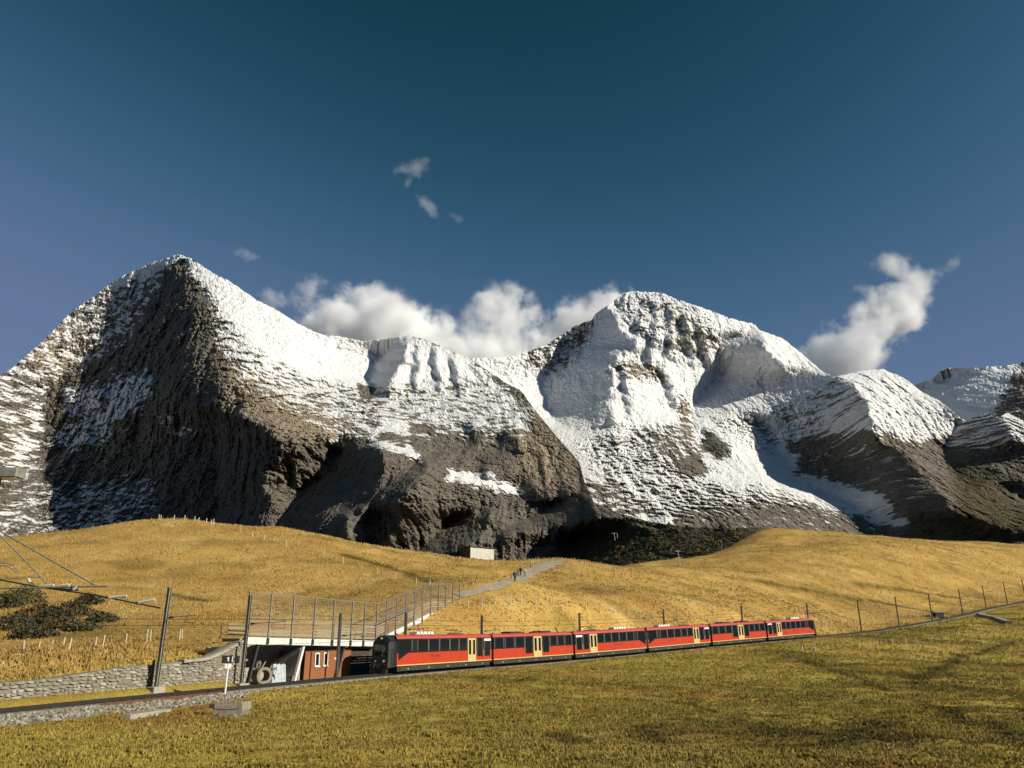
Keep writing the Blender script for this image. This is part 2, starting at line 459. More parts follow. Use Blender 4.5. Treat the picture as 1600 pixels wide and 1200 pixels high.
E_CREST = [(-200, 700), (-100, 648), (0, 588), (20, 574), (50, 548), (80, 520), (108, 490), (140, 467), (150, 461), (175, 440), (205, 425), (240, 409), (262, 403),
           (278, 397), (300, 404), (330, 425), (360, 440), (400, 468), (430, 483), (470, 508), (500, 522), (540, 527), (565, 533), (600, 530), (620, 527),
           (640, 523), (665, 531), (700, 546), (735, 560), (760, 578), (790, 598), (815, 611), (830, 633), (850, 658), (870, 682), (890, 704),
           (905, 722), (914, 755), (928, 785), (960, 800), (1010, 814), (1060, 822), (1120, 825), (1190, 824), (1240, 835)]
E_UVD = mountain('mountain', E_CREST, 925,
    [(-180, 700, 3300), (0, 590, 3800), (108, 490, 4120), (175, 440, 4180), (240, 409, 4020), (278, 398, 3800), (330, 425, 3800), (430, 483, 3880), (500, 522, 3950), (580, 532, 4000),
     (640, 524, 3950), (735, 560, 3950), (830, 635, 3500), (905, 722, 3000), (-180, 850, 2800), (0, 765, 3250), (0, 680, 3450), (40, 650, 3620), (75, 600, 3800), (70, 690, 3620), (140, 552, 3920), (235, 485, 3850), (0, 850, 3150),
     (120, 830, 3150), (190, 540, 3840), (240, 620, 3450), (200, 700, 3400), (240, 815, 2950), (300, 470, 3610), (335, 600, 3080), (345, 680, 2900), (350, 800, 2600),
     (420, 560, 3380), (500, 600, 3480), (560, 640, 3380), (640, 600, 3700), (700, 620, 3600), (800, 640, 3450), (430, 650, 2980), (520, 690, 2880), (600, 700, 2820),
     (700, 700, 3000), (800, 720, 2950), (880, 760, 2750), (430, 800, 2300), (520, 800, 2250), (600, 860, 2000), (700, 800, 2400), (700, 860, 1900), (800, 800, 2300),
     (850, 860, 1800), (930, 830, 1900), (1000, 840, 1700), (1100, 860, 1550), (1200, 850, 1550), (1240, 920, 1400), (0, 920, 3000), (300, 920, 2300), (600, 920, 1700)],
    shadow=[
     (-0.45, [(-200, 640), (0, 580), (50, 540), (108, 482), (150, 455), (205, 418), (262, 398), (276, 440), (235, 485), (190, 540), (110, 575), (75, 600), (66, 690), (0, 765), (-200, 800)]),
     (0.4, [(282, 425), (262, 445), (245, 466), (235, 485), (215, 500), (200, 520), (185, 540), (165, 545), (140, 552), (110, 575), (85, 590), (75, 610), (70, 650), (68, 690), (40, 735), (0, 765),
      (-60, 790), (-200, 830), (-200, 940), (345, 940), (345, 820), (335, 790), (345, 760), (345, 700), (335, 640), (340, 600), (336, 545), (322, 520), (306, 548), (300, 500), (305, 470), (300, 440)]),
     (2.6, [(340, 640), (375, 645), (400, 660), (430, 680), (440, 690), (435, 715), (410, 725), (415, 760), (420, 800), (420, 900), (340, 900)]),
     (5.5, [(430, 830), (450, 800), (480, 760), (520, 740), (522, 708), (535, 690), (560, 695), (590, 690), (600, 710), (600, 790), (545, 800), (540, 850), (480, 850)]),
     (5.0, [(600, 795), (605, 740), (640, 730), (665, 716), (662, 745), (640, 760), (620, 795)]),
     (3.4, [(575, 800), (620, 780), (640, 800), (615, 830), (600, 850), (578, 850)]),
     (5.0, [(650, 862), (680, 835), (720, 805), (765, 797), (765, 820), (745, 845), (700, 866), (660, 872)]),
     (5.0, [(770, 832), (800, 820), (850, 798), (905, 778), (928, 788), (930, 812), (880, 822), (830, 826), (780, 845)]),
     (3.0, [(728, 668), (735, 658), (748, 690), (748, 702), (730, 695)]), (3.0, [(778, 700), (785, 675), (812, 680), (812, 708), (780, 708)]), (3.0, [(742, 745), (752, 715), (766, 735), (762, 748)]),
     (2.6, [(360, 690), (366, 686), (376, 790), (368, 792)]), (2.6, [(452, 685), (458, 680), (466, 760), (458, 758)]), (2.6, [(838, 715), (845, 705), (858, 775), (850, 775)]), (2.6, [(868, 735), (875, 728), (886, 785), (878, 784)]),
     (4.0, [(590, 560), (600, 548), (640, 525), (628, 560), (612, 590), (604, 615), (588, 612), (582, 590)]), (2.4, [(672, 545), (678, 542), (690, 610), (683, 612)]), (2.4, [(700, 560), (705, 556), (722, 620), (716, 622)]), (2.2, [(648, 545), (652, 542), (650, 610), (644, 612)]),
     (3.4, [(812, 768), (818, 750), (830, 745), (840, 765), (850, 780), (820, 782)]),
     (4.5, [(890, 875), (905, 835), (960, 822), (1240, 828), (1240, 850), (1100, 880), (1030, 905), (900, 900)])],
    snow=[
     (0.45, [(-200, 600), (0, 575), (140, 450), (280, 390), (270, 440), (190, 540), (75, 600), (60, 760), (-200, 790)]),
     (0.97, [(172, 440), (205, 422), (278, 394), (287, 403), (262, 413), (212, 434), (182, 450)]),
     (0.18, [(-200, 800), (60, 750), (75, 600), (190, 540), (285, 400), (345, 600), (345, 860), (-200, 860)]),
     (0.62, [(95, 605), (150, 600), (240, 578), (238, 615), (200, 652), (130, 658), (105, 640)]),
     (0.55, [(70, 700), (165, 700), (180, 655), (150, 650), (75, 680)]),
     (0.42, [(-200, 790), (0, 770), (110, 752), (255, 750), (240, 805), (120, 845), (-200, 860)]),
     (0.05, [(240, 590), (300, 480), (345, 600), (345, 860), (250, 860), (245, 760), (260, 690), (235, 640)]),
     (0.35, [(245, 640), (290, 640), (310, 670), (300, 690), (255, 680)]),
     (0.98, [(278, 385), (330, 415), (430, 473), (500, 512), (560, 525), (650, 515), (625, 560), (590, 605), (540, 600), (480, 590), (420, 562), (380, 530), (345, 490), (320, 455), (296, 425)]),
     (0.58, [(325, 470), (345, 495), (385, 535), (420, 562), (480, 590), (560, 606), (600, 665), (520, 655), (440, 622), (360, 572), (332, 530)]),
     (0.34, [(360, 572), (440, 622), (520, 655), (600, 668), (560, 690), (470, 660), (380, 610)]),
     (0.9, [(590, 560), (640, 520), (735, 560), (770, 590), (700, 600), (590, 600)]),
     (0.58, [(580, 600), (700, 595), (775, 590), (835, 640), (830, 670), (700, 672), (590, 660)]),
     (0.28, [(560, 662), (700, 672), (830, 670), (850, 690), (760, 690), (640, 688)]),
     (1.0, [(550, 658), (580, 667), (620, 660), (640, 672), (610, 684), (575, 680)]), (1.0, [(513, 688), (525, 685), (540, 690), (532, 706), (520, 702)]),
     (1.0, [(568, 690), (580, 683), (600, 692), (642, 695), (662, 720), (650, 724), (620, 706), (596, 700)]),
     (1.0, [(692, 728), (715, 729), (722, 738), (750, 740), (800, 758), (824, 773), (780, 767), (735, 756), (700, 752)])],
    pillp=[[(335, 640), (440, 660), (520, 690), (600, 700), (690, 740), (760, 780), (930, 770), (930, 930), (335, 930)], [(340, 570), (380, 590), (440, 700), (345, 680)], [(700, 660), (840, 660), (880, 720), (720, 715)]],
    smoothp=[[(-200, 600), (0, 570), (140, 450), (280, 385), (270, 440), (190, 540), (75, 600), (60, 860), (-200, 860)], [(580, 600), (600, 540), (740, 555), (830, 640), (820, 680), (600, 665)]],
    snow_def=0.04, step=1.7, rows=300, s_sh=3.0, s_lit=0.7, scale=230, seed=1, rough=0.85,
    turf=[[(890, 890), (905, 835), (960, 822), (1240, 828), (1240, 900), (900, 920)]],
    tintp=[[(345, 560), (430, 600), (560, 660), (520, 700), (440, 680), (350, 630)], [(20, 540), (120, 490), (140, 550), (75, 600)], [(830, 640), (900, 715), (910, 780), (840, 760), (800, 700)]])

M_CREST = [(640, 565), (700, 562), (735, 560), (800, 557), (815, 553), (850, 540), (880, 522), (900, 508), (925, 500), (930, 490), (955, 473), (975, 458), (985, 455), (1035, 457), (1050, 465),
           (1080, 475), (1110, 485), (1140, 497), (1180, 507), (1186, 515), (1200, 520), (1225, 530), (1250, 550), (1265, 563), (1285, 580), (1300, 588), (1318, 586), (1340, 581), (1360, 577),
           (1380, 577), (1400, 585), (1415, 592), (1440, 612), (1470, 627), (1500, 652), (1512, 660), (1520, 652), (1535, 644), (1560, 652), (1575, 645), (1600, 658), (1700, 640), (1820, 640)]
mountain('mountain', M_CREST, [(640, 880), (1180, 872), (1400, 900), (1820, 900)],
    [(640, 565, 4500), (735, 560, 4500), (800, 557, 4550), (880, 522, 4700), (985, 457, 4900), (1050, 465, 4950), (1180, 507, 5000), (1285, 580, 4950), (1380, 577, 4750), (1440, 612, 4600),
     (870, 600, 4500), (900, 650, 4150), (960, 640, 4150), (1000, 600, 4350), (1050, 600, 4300), (1100, 570, 4450), (1000, 520, 4600), (1020, 650, 4000), (1080, 690, 3750), (1130, 600, 4500),
     (1200, 640, 4300), (1260, 700, 3900), (1150, 680, 3850), (900, 685, 3800), (950, 720, 3350), (1050, 760, 3000), (1200, 760, 3100), (1040, 805, 2700), (1250, 800, 2800), (1400, 810, 2750),
     (1150, 830, 2500), (1400, 870, 2400), (900, 800, 2700), (700, 620, 4300), (720, 800, 3000), (1330, 588, 4750), (1362, 660, 4000), (1420, 720, 3450), (1500, 800, 2900), (1600, 850, 2600),
     (1290, 700, 3950), (1330, 780, 3300), (1535, 644, 3900), (1600, 658, 3900), (1820, 640, 3900), (1580, 750, 3200), (1820, 800, 2900), (1820, 900, 2300), (1600, 900, 2300), (640, 880, 2600)],
    shadow=[
     (2.0, [(1000, 468), (1006, 468), (990, 548), (982, 550)]), (2.0, [(1020, 472), (1026, 474), (1017, 565), (1008, 565)]), (2.0, [(1040, 478), (1047, 480), (1050, 565), (1041, 562)]), (2.0, [(1062, 488), (1069, 492), (1088, 575), (1079, 577)]),
     (2.0, [(1084, 500), (1090, 502), (1112, 575), (1104, 578)]), (1.8, [(968, 580), (975, 578), (985, 650), (978, 652)]), (1.8, [(1030, 580), (1036, 578), (1060, 640), (1052, 644)]), (2.0, [(905, 528), (910, 525), (890, 580), (884, 580)]), (2.0, [(885, 540), (890, 537), (868, 585), (862, 583)]),
     (2.0, [(1010, 690), (1016, 686), (1030, 720), (1022, 722)]),
     [(850, 592), (880, 570), (905, 540), (925, 505), (955, 483), (985, 540), (950, 575), (955, 600), (952, 640), (960, 655), (940, 662), (880, 668), (856, 640)],
     (2.3, [(1120, 540), (1140, 527), (1185, 520), (1195, 545), (1210, 560), (1232, 585), (1270, 580), (1325, 592), (1350, 620), (1362, 660), (1366, 692), (1400, 700), (1430, 725), (1470, 770), (1490, 800),
      (1600, 830), (1820, 850), (1820, 930), (1500, 900), (1400, 850), (1370, 805), (1300, 775), (1250, 752), (1225, 720), (1180, 655), (1080, 655), (1080, 630), (1100, 620), (1120, 590), (1130, 570)]),
     (2.2, [(1480, 690), (1500, 660), (1535, 643), (1572, 650), (1580, 690), (1640, 700), (1820, 690), (1820, 820), (1620, 795), (1560, 752), (1520, 765), (1480, 720)]),
     (-0.5, [(1330, 590), (1380, 578), (1425, 605), (1475, 640), (1480, 690), (1440, 720), (1372, 680), (1352, 625)]),
     [(1095, 712), (1098, 668), (1130, 690), (1142, 712)],
     [(1012, 830), (1018, 800), (1036, 800), (1042, 812), (1030, 815)]],
    snow=[
     (0.5, [(805, 545), (880, 515), (925, 492), (930, 520), (900, 560), (870, 585), (825, 578)]),
     (0.62, [(960, 465), (1060, 460), (1120, 500), (1130, 555), (1060, 560), (1030, 540), (980, 520)]),
     (0.5, [(1020, 470), (1062, 480), (1110, 515), (1128, 560), (1075, 562), (1045, 540), (1055, 510)]),
     (0.38, [(945, 575), (1000, 560), (1040, 578), (1038, 598), (960, 588)]),
     (0.3, [(1060, 615), (1076, 625), (1085, 690), (1060, 668)]),
     (0.4, [(980, 665), (1080, 668), (1098, 722), (1050, 740), (1010, 702)]), (0.08, [(1048, 722), (1090, 715), (1130, 738), (1062, 742)]),
     (0.15, [(1095, 690), (1100, 665), (1135, 688), (1145, 715), (1100, 716)]),
     (0.62, [(930, 680), (990, 670), (1060, 740), (1120, 760), (1060, 790), (1000, 770), (920, 720)]),
     (0.4, [(905, 750), (960, 750), (1035, 795), (1040, 815), (930, 800)]),
     (0.7, [(985, 740), (1040, 760), (1048, 812), (1020, 800)]),
     (0.5, [(1060, 765), (1200, 760), (1290, 790), (1200, 800), (1060, 800)]),
     (0.2, [(1050, 795), (1200, 782), (1300, 795), (1420, 830), (1420, 900), (1050, 900)]),
     (0.62, [(1200, 640), (1300, 590), (1340, 600), (1365, 670), (1300, 720), (1230, 700)]),
     (0.22, [(1230, 690), (1300, 680), (1370, 670), (1500, 790), (1500, 830), (1400, 810), (1300, 770), (1240, 740)]),
     (0.93, [(1225, 715), (1250, 712), (1240, 740), (1300, 752), (1370, 775), (1405, 802), (1330, 798), (1240, 765)]),
     (0.78, [(1322, 583), (1380, 575), (1420, 600), (1470, 640), (1490, 680), (1420, 690), (1368, 670), (1350, 620)]),
     (0.12, [(1365, 672), (1420, 690), (1490, 682), (1530, 740), (1560, 780), (1640, 830), (1500, 815), (1430, 730)]),
     (0.5, [(1478, 700), (1500, 655), (1535, 640), (1600, 655), (1820, 630), (1820, 700), (1560, 700)]),
     (0.1, [(1478, 700), (1560, 700), (1820, 700), (1820, 930), (1400, 930), (1420, 800), (1500, 810), (1530, 740)]),
     (0.0, [(1395, 825), (1500, 805), (1820, 840), (1820, 930), (1395, 930)])],
    snow_def=0.96, step=1.7, rows=270, s_sh=1.9, s_lit=0.6, scale=200, seed=4, rough=0.68, hold=0.50,
    turf=[[(1420, 800), (1530, 790), (1820, 830), (1820, 930), (1400, 930)], [(1480, 720), (1540, 730), (1600, 790), (1640, 840), (1500, 800)]],
    crevp=[[(900, 690), (990, 670), (1060, 735), (1140, 760), (1300, 790), (1180, 800), (1050, 815), (1000, 800), (930, 740)], [(1110, 660), (1190, 645), (1220, 690), (1200, 715), (1150, 690)]],
    tintp=[[(945, 575), (1000, 560), (1040, 578), (1038, 598), (960, 588)], [(1020, 470), (1062, 480), (1128, 560), (1045, 540)], [(1440, 610), (1505, 660), (1490, 690), (1460, 660)],
           [(1060, 615), (1076, 625), (1085, 690), (1060, 668)]])
F_CREST = [(1380, 625), (1425, 602), (1455, 593), (1470, 579), (1482, 575), (1520, 575), (1560, 572), (1580, 570), (1600, 566), (1700, 552), (1820, 560)]
mountain('mountain', F_CREST, 760,
    [(1380, 625, 5900), (1482, 576, 5800), (1600, 566, 5500), (1820, 560, 5300), (1380, 760, 5200), (1600, 760, 4700), (1820, 760, 4600)],
    shadow=[[(1420, 615), (1470, 598), (1480, 585), (1560, 580), (1600, 560), (1820, 540), (1820, 770), (1380, 770)]],
    snow=[(0.45, [(1465, 575), (1490, 572), (1482, 590), (1460, 596)]), (0.3, [(1555, 640), (1580, 590), (1600, 565), (1680, 560), (1680, 700), (1560, 700)])],
    snow_def=0.95, step=2.2, rows=90, s_sh=1.3, s_lit=0.4, scale=200, seed=8, rough=0.8)

# ================================================================ NEAR GROUND
# railway line in plan: a straight line climbing away to the right
def cam_pt(u, v, zc):
    x = (u - 800) / F * zc; yc = (600 - v) / F * zc
    return Vector((x, zc * CP - yc * SP, zc * SP + yc * CP))
_tk = [cam_pt(*k) for k in [(618, 1050, 84), (764, 1040, 100), (891, 1030, 115), (1007, 1019, 129), (1110, 1009, 143), (1199, 1001, 156.5), (1275, 994, 170), (1346, 988, 184), (1405, 979, 202),
                            (1457, 970, 219), (1504, 961, 236), (1541, 951, 255), (1600, 940, 290), (1680, 925, 350), (1780, 905, 440)]]
_d = Vector((-0.45, -0.89, 0))
_a0 = _tk[0]
_pre = []
_zl = [(0.0, _a0.z), (29.0, cam_pt(243, 1082, 60).z), (42.0, cam_pt(0, 1107, 48.5).z)]
for L_ in (120, 90, 60, 40, 29, 20, 10):
    p_ = _a0 + _d * L_
    _pre.append(Vector((p_.x, p_.y, float(np.interp(L_, [k[0] for k in _zl], [k[1] for k in _zl])) - 0.055 * max(0, L_ - 42))))
_raw = np.array([tuple(p) for p in _pre + _tk])
# smooth the polyline and resample it every two metres
_cl = np.concatenate([[0], np.cumsum(np.linalg.norm(np.diff(_raw[:, :2], axis=0), axis=1))])
_tt = np.arange(0, _cl[-1], 2.0)
_c = np.stack([np.interp(_tt, _cl, _raw[:, k]) for k in range(3)], 1)
def _sm(a, n):
    for _ in range(n):
        b = a.copy(); b[1:-1] = 0.25 * a[:-2] + 0.5 * a[1:-1] + 0.25 * a[2:]; a = b
    return a
_c = _sm(_c, 40)
_cl = np.concatenate([[0], np.cumsum(np.linalg.norm(np.diff(_c[:, :2], axis=0), axis=1))])
_i0 = np.argmin(np.linalg.norm(_c[:, :2] - np.array([_a0.x, _a0.y]), axis=1))
TT = _cl - _cl[_i0]
_tg = np.gradient(_c[:, :2], axis=0); _tg /= np.linalg.norm(_tg, axis=1)[:, None]
def ztrack(t): return np.interp(t, TT, _c[:, 2])
def tdir(t):
    d = Vector((float(np.interp(t, TT, _tg[:, 0])), float(np.interp(t, TT, _tg[:, 1])), 0)); d.normalize(); return d
def T(t, o=0.0, dz=0.0):
    """point beside the line: t metres along it, o metres to the far side of it, dz above the rails"""
    d = tdir(t)
    return Vector((float(np.interp(t, TT, _c[:, 0])) - d.y * o, float(np.interp(t, TT, _c[:, 1])) + d.x * o, float(ztrack(t)) + dz))
def TM(t, o=0.0, dz=0.0):
    """frame at that point: x along the line (with its gradient), y to the far side, z up"""
    a = T(t - 1, o, dz); b = T(t + 1, o, dz); x = (b - a).normalized()
    y = Vector((0, 0, 1)).cross(x).normalized(); z = x.cross(y)
    M = Matrix((x, y, z)).transposed().to_4x4(); M.translation = T(t, o, dz)
    return M
def to_track(x, y):
    x = np.asarray(x, float); sh = x.shape; x = x.ravel(); y = np.asarray(y, float).ravel()
    to = np.empty(len(x)); oo = np.empty(len(x))
    for i in range(0, len(x), 30000):
        dx = x[i:i + 30000, None] - _c[None, ::2, 0]; dy = y[i:i + 30000, None] - _c[None, ::2, 1]
        k = np.argmin(dx * dx + dy * dy, 1) * 2
        rx = x[i:i + 30000] - _c[k, 0]; ry = y[i:i + 30000] - _c[k, 1]
        to[i:i + 30000] = TT[k] + rx * _tg[k, 0] + ry * _tg[k, 1]
        oo[i:i + 30000] = -rx * _tg[k, 1] + ry * _tg[k, 0]
    return to.reshape(sh), oo.reshape(sh)
def uv(p):
    zc = p[1] * CP + p[2] * SP; yc = -p[1] * SP + p[2] * CP
    return 800 + F * p[0] / zc, 600 - F * yc / zc
def t_at(u, o=0.0, dz=0.0):
    """how far along the line a thing standing o metres beside it is seen at picture column u"""
    a = np.linspace(-60, 330, 1600)
    us = np.array([uv(T(t, o, dz))[0] for t in a])
    return float(np.interp(u, us, a))
G = []
for u, a, b, c, e in [(-400, 21, 36, 48, 0), (-150, 22, 38, 52, 0), (100, 23, 40, 0, 0), (400, 24, 40, 59, 0), (800, 25, 40, 62, 84), (1200, 26, 42, 66, 97), (1600, 27, 44, 70, 106), (1900, 28, 46, 74, 110)]:
    G.append((u, 1200, a)); G.append((u, 1270, a * 0.62)); G.append((u, 1400, a * 0.3)); 
    if b: G.append((u, 1150, b))
    if c: G.append((u, 1102, c))
    if e: G.append((u, 1062, e))
G += [(1300, 1022, 142), (1600, 1022, 160), (1500, 985, 192), (1850, 1000, 190), (1750, 960, 280), (1400, 1040, 120), (1850, 920, 480)]
# far side: bank, fence line, hill, crest (u, v, distance)
G += [(0, 1072, 58), (100, 1058, 61), (200, 1046, 65), (300, 1034, 71), (-150, 1085, 54), (-400, 1100, 48),
      (30, 1015, 74), (160, 1002, 80), (280, 990, 86), (-150, 1022, 70), (-400, 1040, 62),
      (0, 930, 118), (150, 935, 115), (300, 930, 122), (420, 945, 118), (-200, 935, 115), (-400, 945, 110),
      (0, 880, 150), (150, 868, 155), (300, 872, 156), (450, 890, 150), (560, 915, 140), (-250, 890, 145),
      (-400, 875, 180), (-200, 862, 180), (0, 845, 185), (100, 836, 188), (160, 825, 195), (240, 811, 205), (330, 815, 203), (400, 823, 200), (480, 831, 196), (560, 847, 196), (640, 862, 200), (700, 871, 205), (790, 882, 214),
      (400, 1000, 86), (480, 985, 95), (560, 965, 108), (640, 930, 125), (640, 985, 104), (690, 985, 111), (700, 925, 128), (640, 900, 150), (740, 905, 160), (800, 905, 168),
      (760, 950, 124), (850, 945, 132), (950, 950, 144), (1050, 958, 158), (1150, 962, 176), (1260, 968, 200),
      (840, 920, 160), (900, 905, 178), (960, 910, 186), (1050, 925, 190), (1150, 930, 215), (1280, 935, 245), (1400, 945, 275), (1500, 930, 330),
      (830, 890, 188), (870, 874, 215), (900, 877, 225), (960, 884, 228), (1020, 893, 226), (1060, 886, 245), (1100, 870, 400), (1060, 887, 400), (1020, 903, 390), (1060, 890, 300), (1020, 899, 300), (1100, 884, 300), (960, 900, 330), (1190, 862, 345), (1290, 857, 375),
      (1100, 905, 230), (1200, 900, 260), (1320, 895, 300), (1450, 890, 360), (1600, 900, 440), (1320, 850, 390), (1400, 852, 410), (1500, 868, 430), (1600, 878, 480),
      (1145, 851, 450), (1190, 831, 480), (1240, 832, 490), (1150, 868, 360), (1300, 834, 500), (1400, 841, 520), (1500, 846, 540), (1600, 850, 570), (1750, 850, 600), (1900, 850, 620), (1250, 852, 420), (1900, 890, 520)]
gp = []; gv = []
for u, v, Y in G:
    s_, q_ = ray(u, v); gp.append((float(s_), math.log(Y))); gv.append(float(q_))
for t in list(range(-90, 0, 12)) + list(range(0, 330, 18)):          # beside the line
    for o in (-4.5, 0.0, 4.0):
        if o > 3 and t < 20: continue
        p = T(t, o)
        gp.append((p.x / p.y, math.log(p.y))); gv.append((p.z - 0.5) / p.y)
for u, v, Y in [(-400, 875, 180), (-200, 862, 180), (0, 845, 185), (100, 836, 188), (240, 811, 205), (330, 815, 203), (480, 831, 196), (560, 847, 196), (700, 871, 205), (790, 882, 214), (870, 874, 215), (960, 884, 228)]:
    s_, q_ = ray(u, v)
    for k, dq in ((1.22, 0.03), (1.6, 0.11), (2.4, 0.2)):
        gp.append((float(s_), math.log(Y * k))); gv.append(float(q_) - dq)
for u, v, Y in [(1190, 830, 470), (1400, 841, 520), (1600, 850, 570), (1900, 850, 620)]:
    s_, q_ = ray(u, v)
    for k, dq in ((1.25, 0.04), (1.6, 0.12)):
        gp.append((float(s_), math.log(Y * k))); gv.append(float(q_) - dq)
_tps = TPS(gp, gv, 2e-5)
def step_o(t):
    """where the ground steps up on the far side of the line: at the stone wall, deeper under the deck, then an open bank"""
    return np.interp(t, [-200, -18.4, -17.9, 5.0, 6.5, 16, 400], [4.45, 4.45, 8.8, 8.8, 7.5, 2.6, 2.6])
def step_w(t):
    return np.interp(t, [-200, -18, 5, 16, 400], [0.45, 0.45, 0.5, 4.5, 6.0])
def ground(x, y, bumps=True):
    x = np.asarray(x, float); y = np.asarray(y, float)
    yy = np.maximum(y, 2.0)
    z = _tps(x / yy, np.log(yy)) * yy
    if bumps:
        far = np.clip(yy / 100, 0.6, 2.5)
        z = z + 0.24 * far * fbm(x / 9, y / 9, 4, 70) + 0.5 * fbm(x / 26, y / 16, 3, 72) * sstep(12, 30, yy) * (1 - sstep(120, 200, yy)) + 0.7 * far * fbm(x / 45, y / 45, 3, 75) * sstep(40, 160, yy)
        z = z + 0.22 * fbm(x / 2.4, y / 1.7, 3, 78) * np.clip(1.5 - yy / 120, 0, 1)
    t, o = to_track(x, y)
    zb = ztrack(t) - np.where(o < 0, 0.34, 0.5)
    zb = zb + 0.75 * sstep(1.7, 3.7, o) * (1 - sstep(-21, -17.5, t))
    so, sw = step_o(t), step_w(t)
    far = sstep(so, so + sw, o)
    near = sstep(-1.7, -7.5, o)
    k = np.where(o >= 0, far, near)
    return zb * (1 - k) + z * k
def gz(x, y): return float(ground(np.array([x]), np.array([y]))[0])
def ground_at(u, v, lo=15.0, hi=620.0):
    """first ground point seen along a picture ray"""
    s_, q_ = ray(u, v)
    Y = np.exp(np.linspace(math.log(lo), math.log(hi), 1500))
    zg = ground(float(s_) * Y, Y)
    hit = np.where(zg >= float(q_) * Y)[0]
    k = hit[0] if len(hit) else len(Y) - 1
    y = Y[k]
    return Vector((float(s_) * y, y, gz(float(s_) * y, y)))
def G3(x, y, dz=0.0): return Vector((x, y, gz(x, y) + dz))

def meadow_material():
    m, nt, b = nodes_of('dry_meadow')
    c = attr(nt, 'turf_colour')
    n1 = noise_n(nt, 1.3, 8, 0.72); n2 = noise_n(nt, 0.22, 6, 0.7); n3 = noise_n(nt, 7.0, 5, 0.7)
    col = mixc(nt, math_n(nt, 'MULTIPLY', ramp(nt, n1, 0.42, 0.68), 0.4), c.outputs['Color'], (0.15, 0.105, 0.028))
    col = mixc(nt, math_n(nt, 'MULTIPLY', ramp(nt, n2, 0.5, 0.75), 0.35), col, (0.47, 0.29, 0.085))
    col = mixc(nt, math_n(nt, 'MULTIPLY', ramp(nt, n3, 0.5, 0.8), 0.35), col, (0.10, 0.075, 0.022))
    nt.links.new(col, b.inputs['Base Color'])
    b.inputs['Roughness'].default_value = 0.95; b.inputs['Specular IOR Level'].default_value = 0.05
    bp = N(nt, 'ShaderNodeBump'); bp.inputs['Strength'].default_value = 0.8; bp.inputs['Distance'].default_value = 0.35
    nt.links.new(n1, bp.inputs['Height']); nt.links.new(bp.outputs[0], b.inputs['Normal'])
    return m
# furrows and banks overgrown with dark dwarf shrubs: (u, v) lines looked at, half width in metres
_fur = []
for line, wd in [([(1255, 1030), (1300, 1048), (1345, 1062), (1385, 1080)], 0.9), ([(1425, 1070), (1470, 1045), (1500, 1026), (1540, 1018), (1580, 1004)], 1.3), ([(1440, 1095), (1490, 1115), (1530, 1137)], 0.8), ([(1545, 1130), (1600, 1156)], 0.8),
                 ([(1190, 910), (1260, 922), (1330, 936), (1400, 946), (1475, 958)], 2.6), ([(540, 868), (600, 884), (640, 896), (668, 909)], 1.5), ([(1340, 915), (1400, 921), (1500, 935)], 2.2), ([(1010, 1085), (1040, 1092), (1075, 1100), (1110, 1112)], 0.6),
                 ([(1000, 1140), (1030, 1160), (1060, 1168)], 0.9), ([(760, 1060), (800, 1066), (830, 1062)], 0.8), ([(870, 1150), (905, 1165)], 0.8), ([(270, 930), (300, 938), (330, 940)], 1.4), ([(1210, 1140), (1290, 1150), (1370, 1135)], 2.2), ([(1230, 1170), (1330, 1165), (1420, 1150)], 2.0)]:
    q = [ground_at(u, v) for u, v in line]
    for a, b in zip(q[:-1], q[1:]): _fur.append((a.x, a.y, b.x, b.y, wd))
def furrow(x, y):
    f = np.zeros(np.shape(x))
    for ax, ay, bx, by, wd in _fur:
        dx, dy = bx - ax, by - ay
        h = np.clip(((x - ax) * dx + (y - ay) * dy) / (dx * dx + dy * dy + 1e-9), 0, 1)
        d = np.hypot(x - ax - h * dx, y - ay - h * dy)
        f = np.maximum(f, np.exp(-(d / wd) ** 2))
    return f
def meadow_colour(x, y):
    """colour of the turf itself: golden dry grass on the hills, olive on the near slope, dwarf shrubs in patches"""
    t, o = to_track(x, y)
    n = fbm(x / 22, y / 22, 4, 90); n2 = fbm(x / 7, y / 7, 4, 95); n3 = fbm(x / 70, y / 50, 3, 99)
    gold = np.array([0.50, 0.315, 0.092]); pale = np.array([0.60, 0.42, 0.16]); olive = np.array([0.40, 0.305, 0.060])
    dark = np.array([0.15, 0.125, 0.032]); rust = np.array([0.40, 0.20, 0.05])
    far = sstep(2, 9, o)
    g = np.clip(far * 0.95 + 0.12 + 0.5 * n + 0.3 * n3 * (1 - far), 0, 1)
    c = olive + (gold - olive) * g[..., None]
    c = c + (pale - c) * (sstep(0.12, 0.5, n2 + 0.3 * n) * (0.25 + 0.4 * far))[..., None]
    c = c + (rust - c) * (sstep(0.12, 0.42, fbm(x / 14 + 40, y / 14, 4, 101)) * 0.55)[..., None]
    right = sstep(-5, 60, x) * (1 - far)
    c = c + (dark - c) * (sstep(0.14, 0.4, fbm(x / 18 - 9, y / 11, 4, 103) + 0.14 * right) * (0.45 + 0.3 * right))[..., None]
    c = c + (dark * 0.55 - c) * np.clip(furrow(x, y) * (0.85 + 0.9 * fbm(x / 3.0, y / 3.0, 3, 108)), 0, 0.9)[..., None]
    c = c * (1 + 0.35 * fbm(x / 31 + 3, y / 19, 3, 111) + 0.25 * fbm(x / 5.5, y / 4.5, 3, 112))[..., None]
    return c
S_ = np.linspace(-1.25, 1.25, 640); LY = np.linspace(math.log(2.5), math.log(1000), 800)
SS, LL = np.meshgrid(S_, LY)
gy = np.exp(LL); gx = SS * gy
gzz = ground(gx, gy)
tc = meadow_colour(gx, gy)
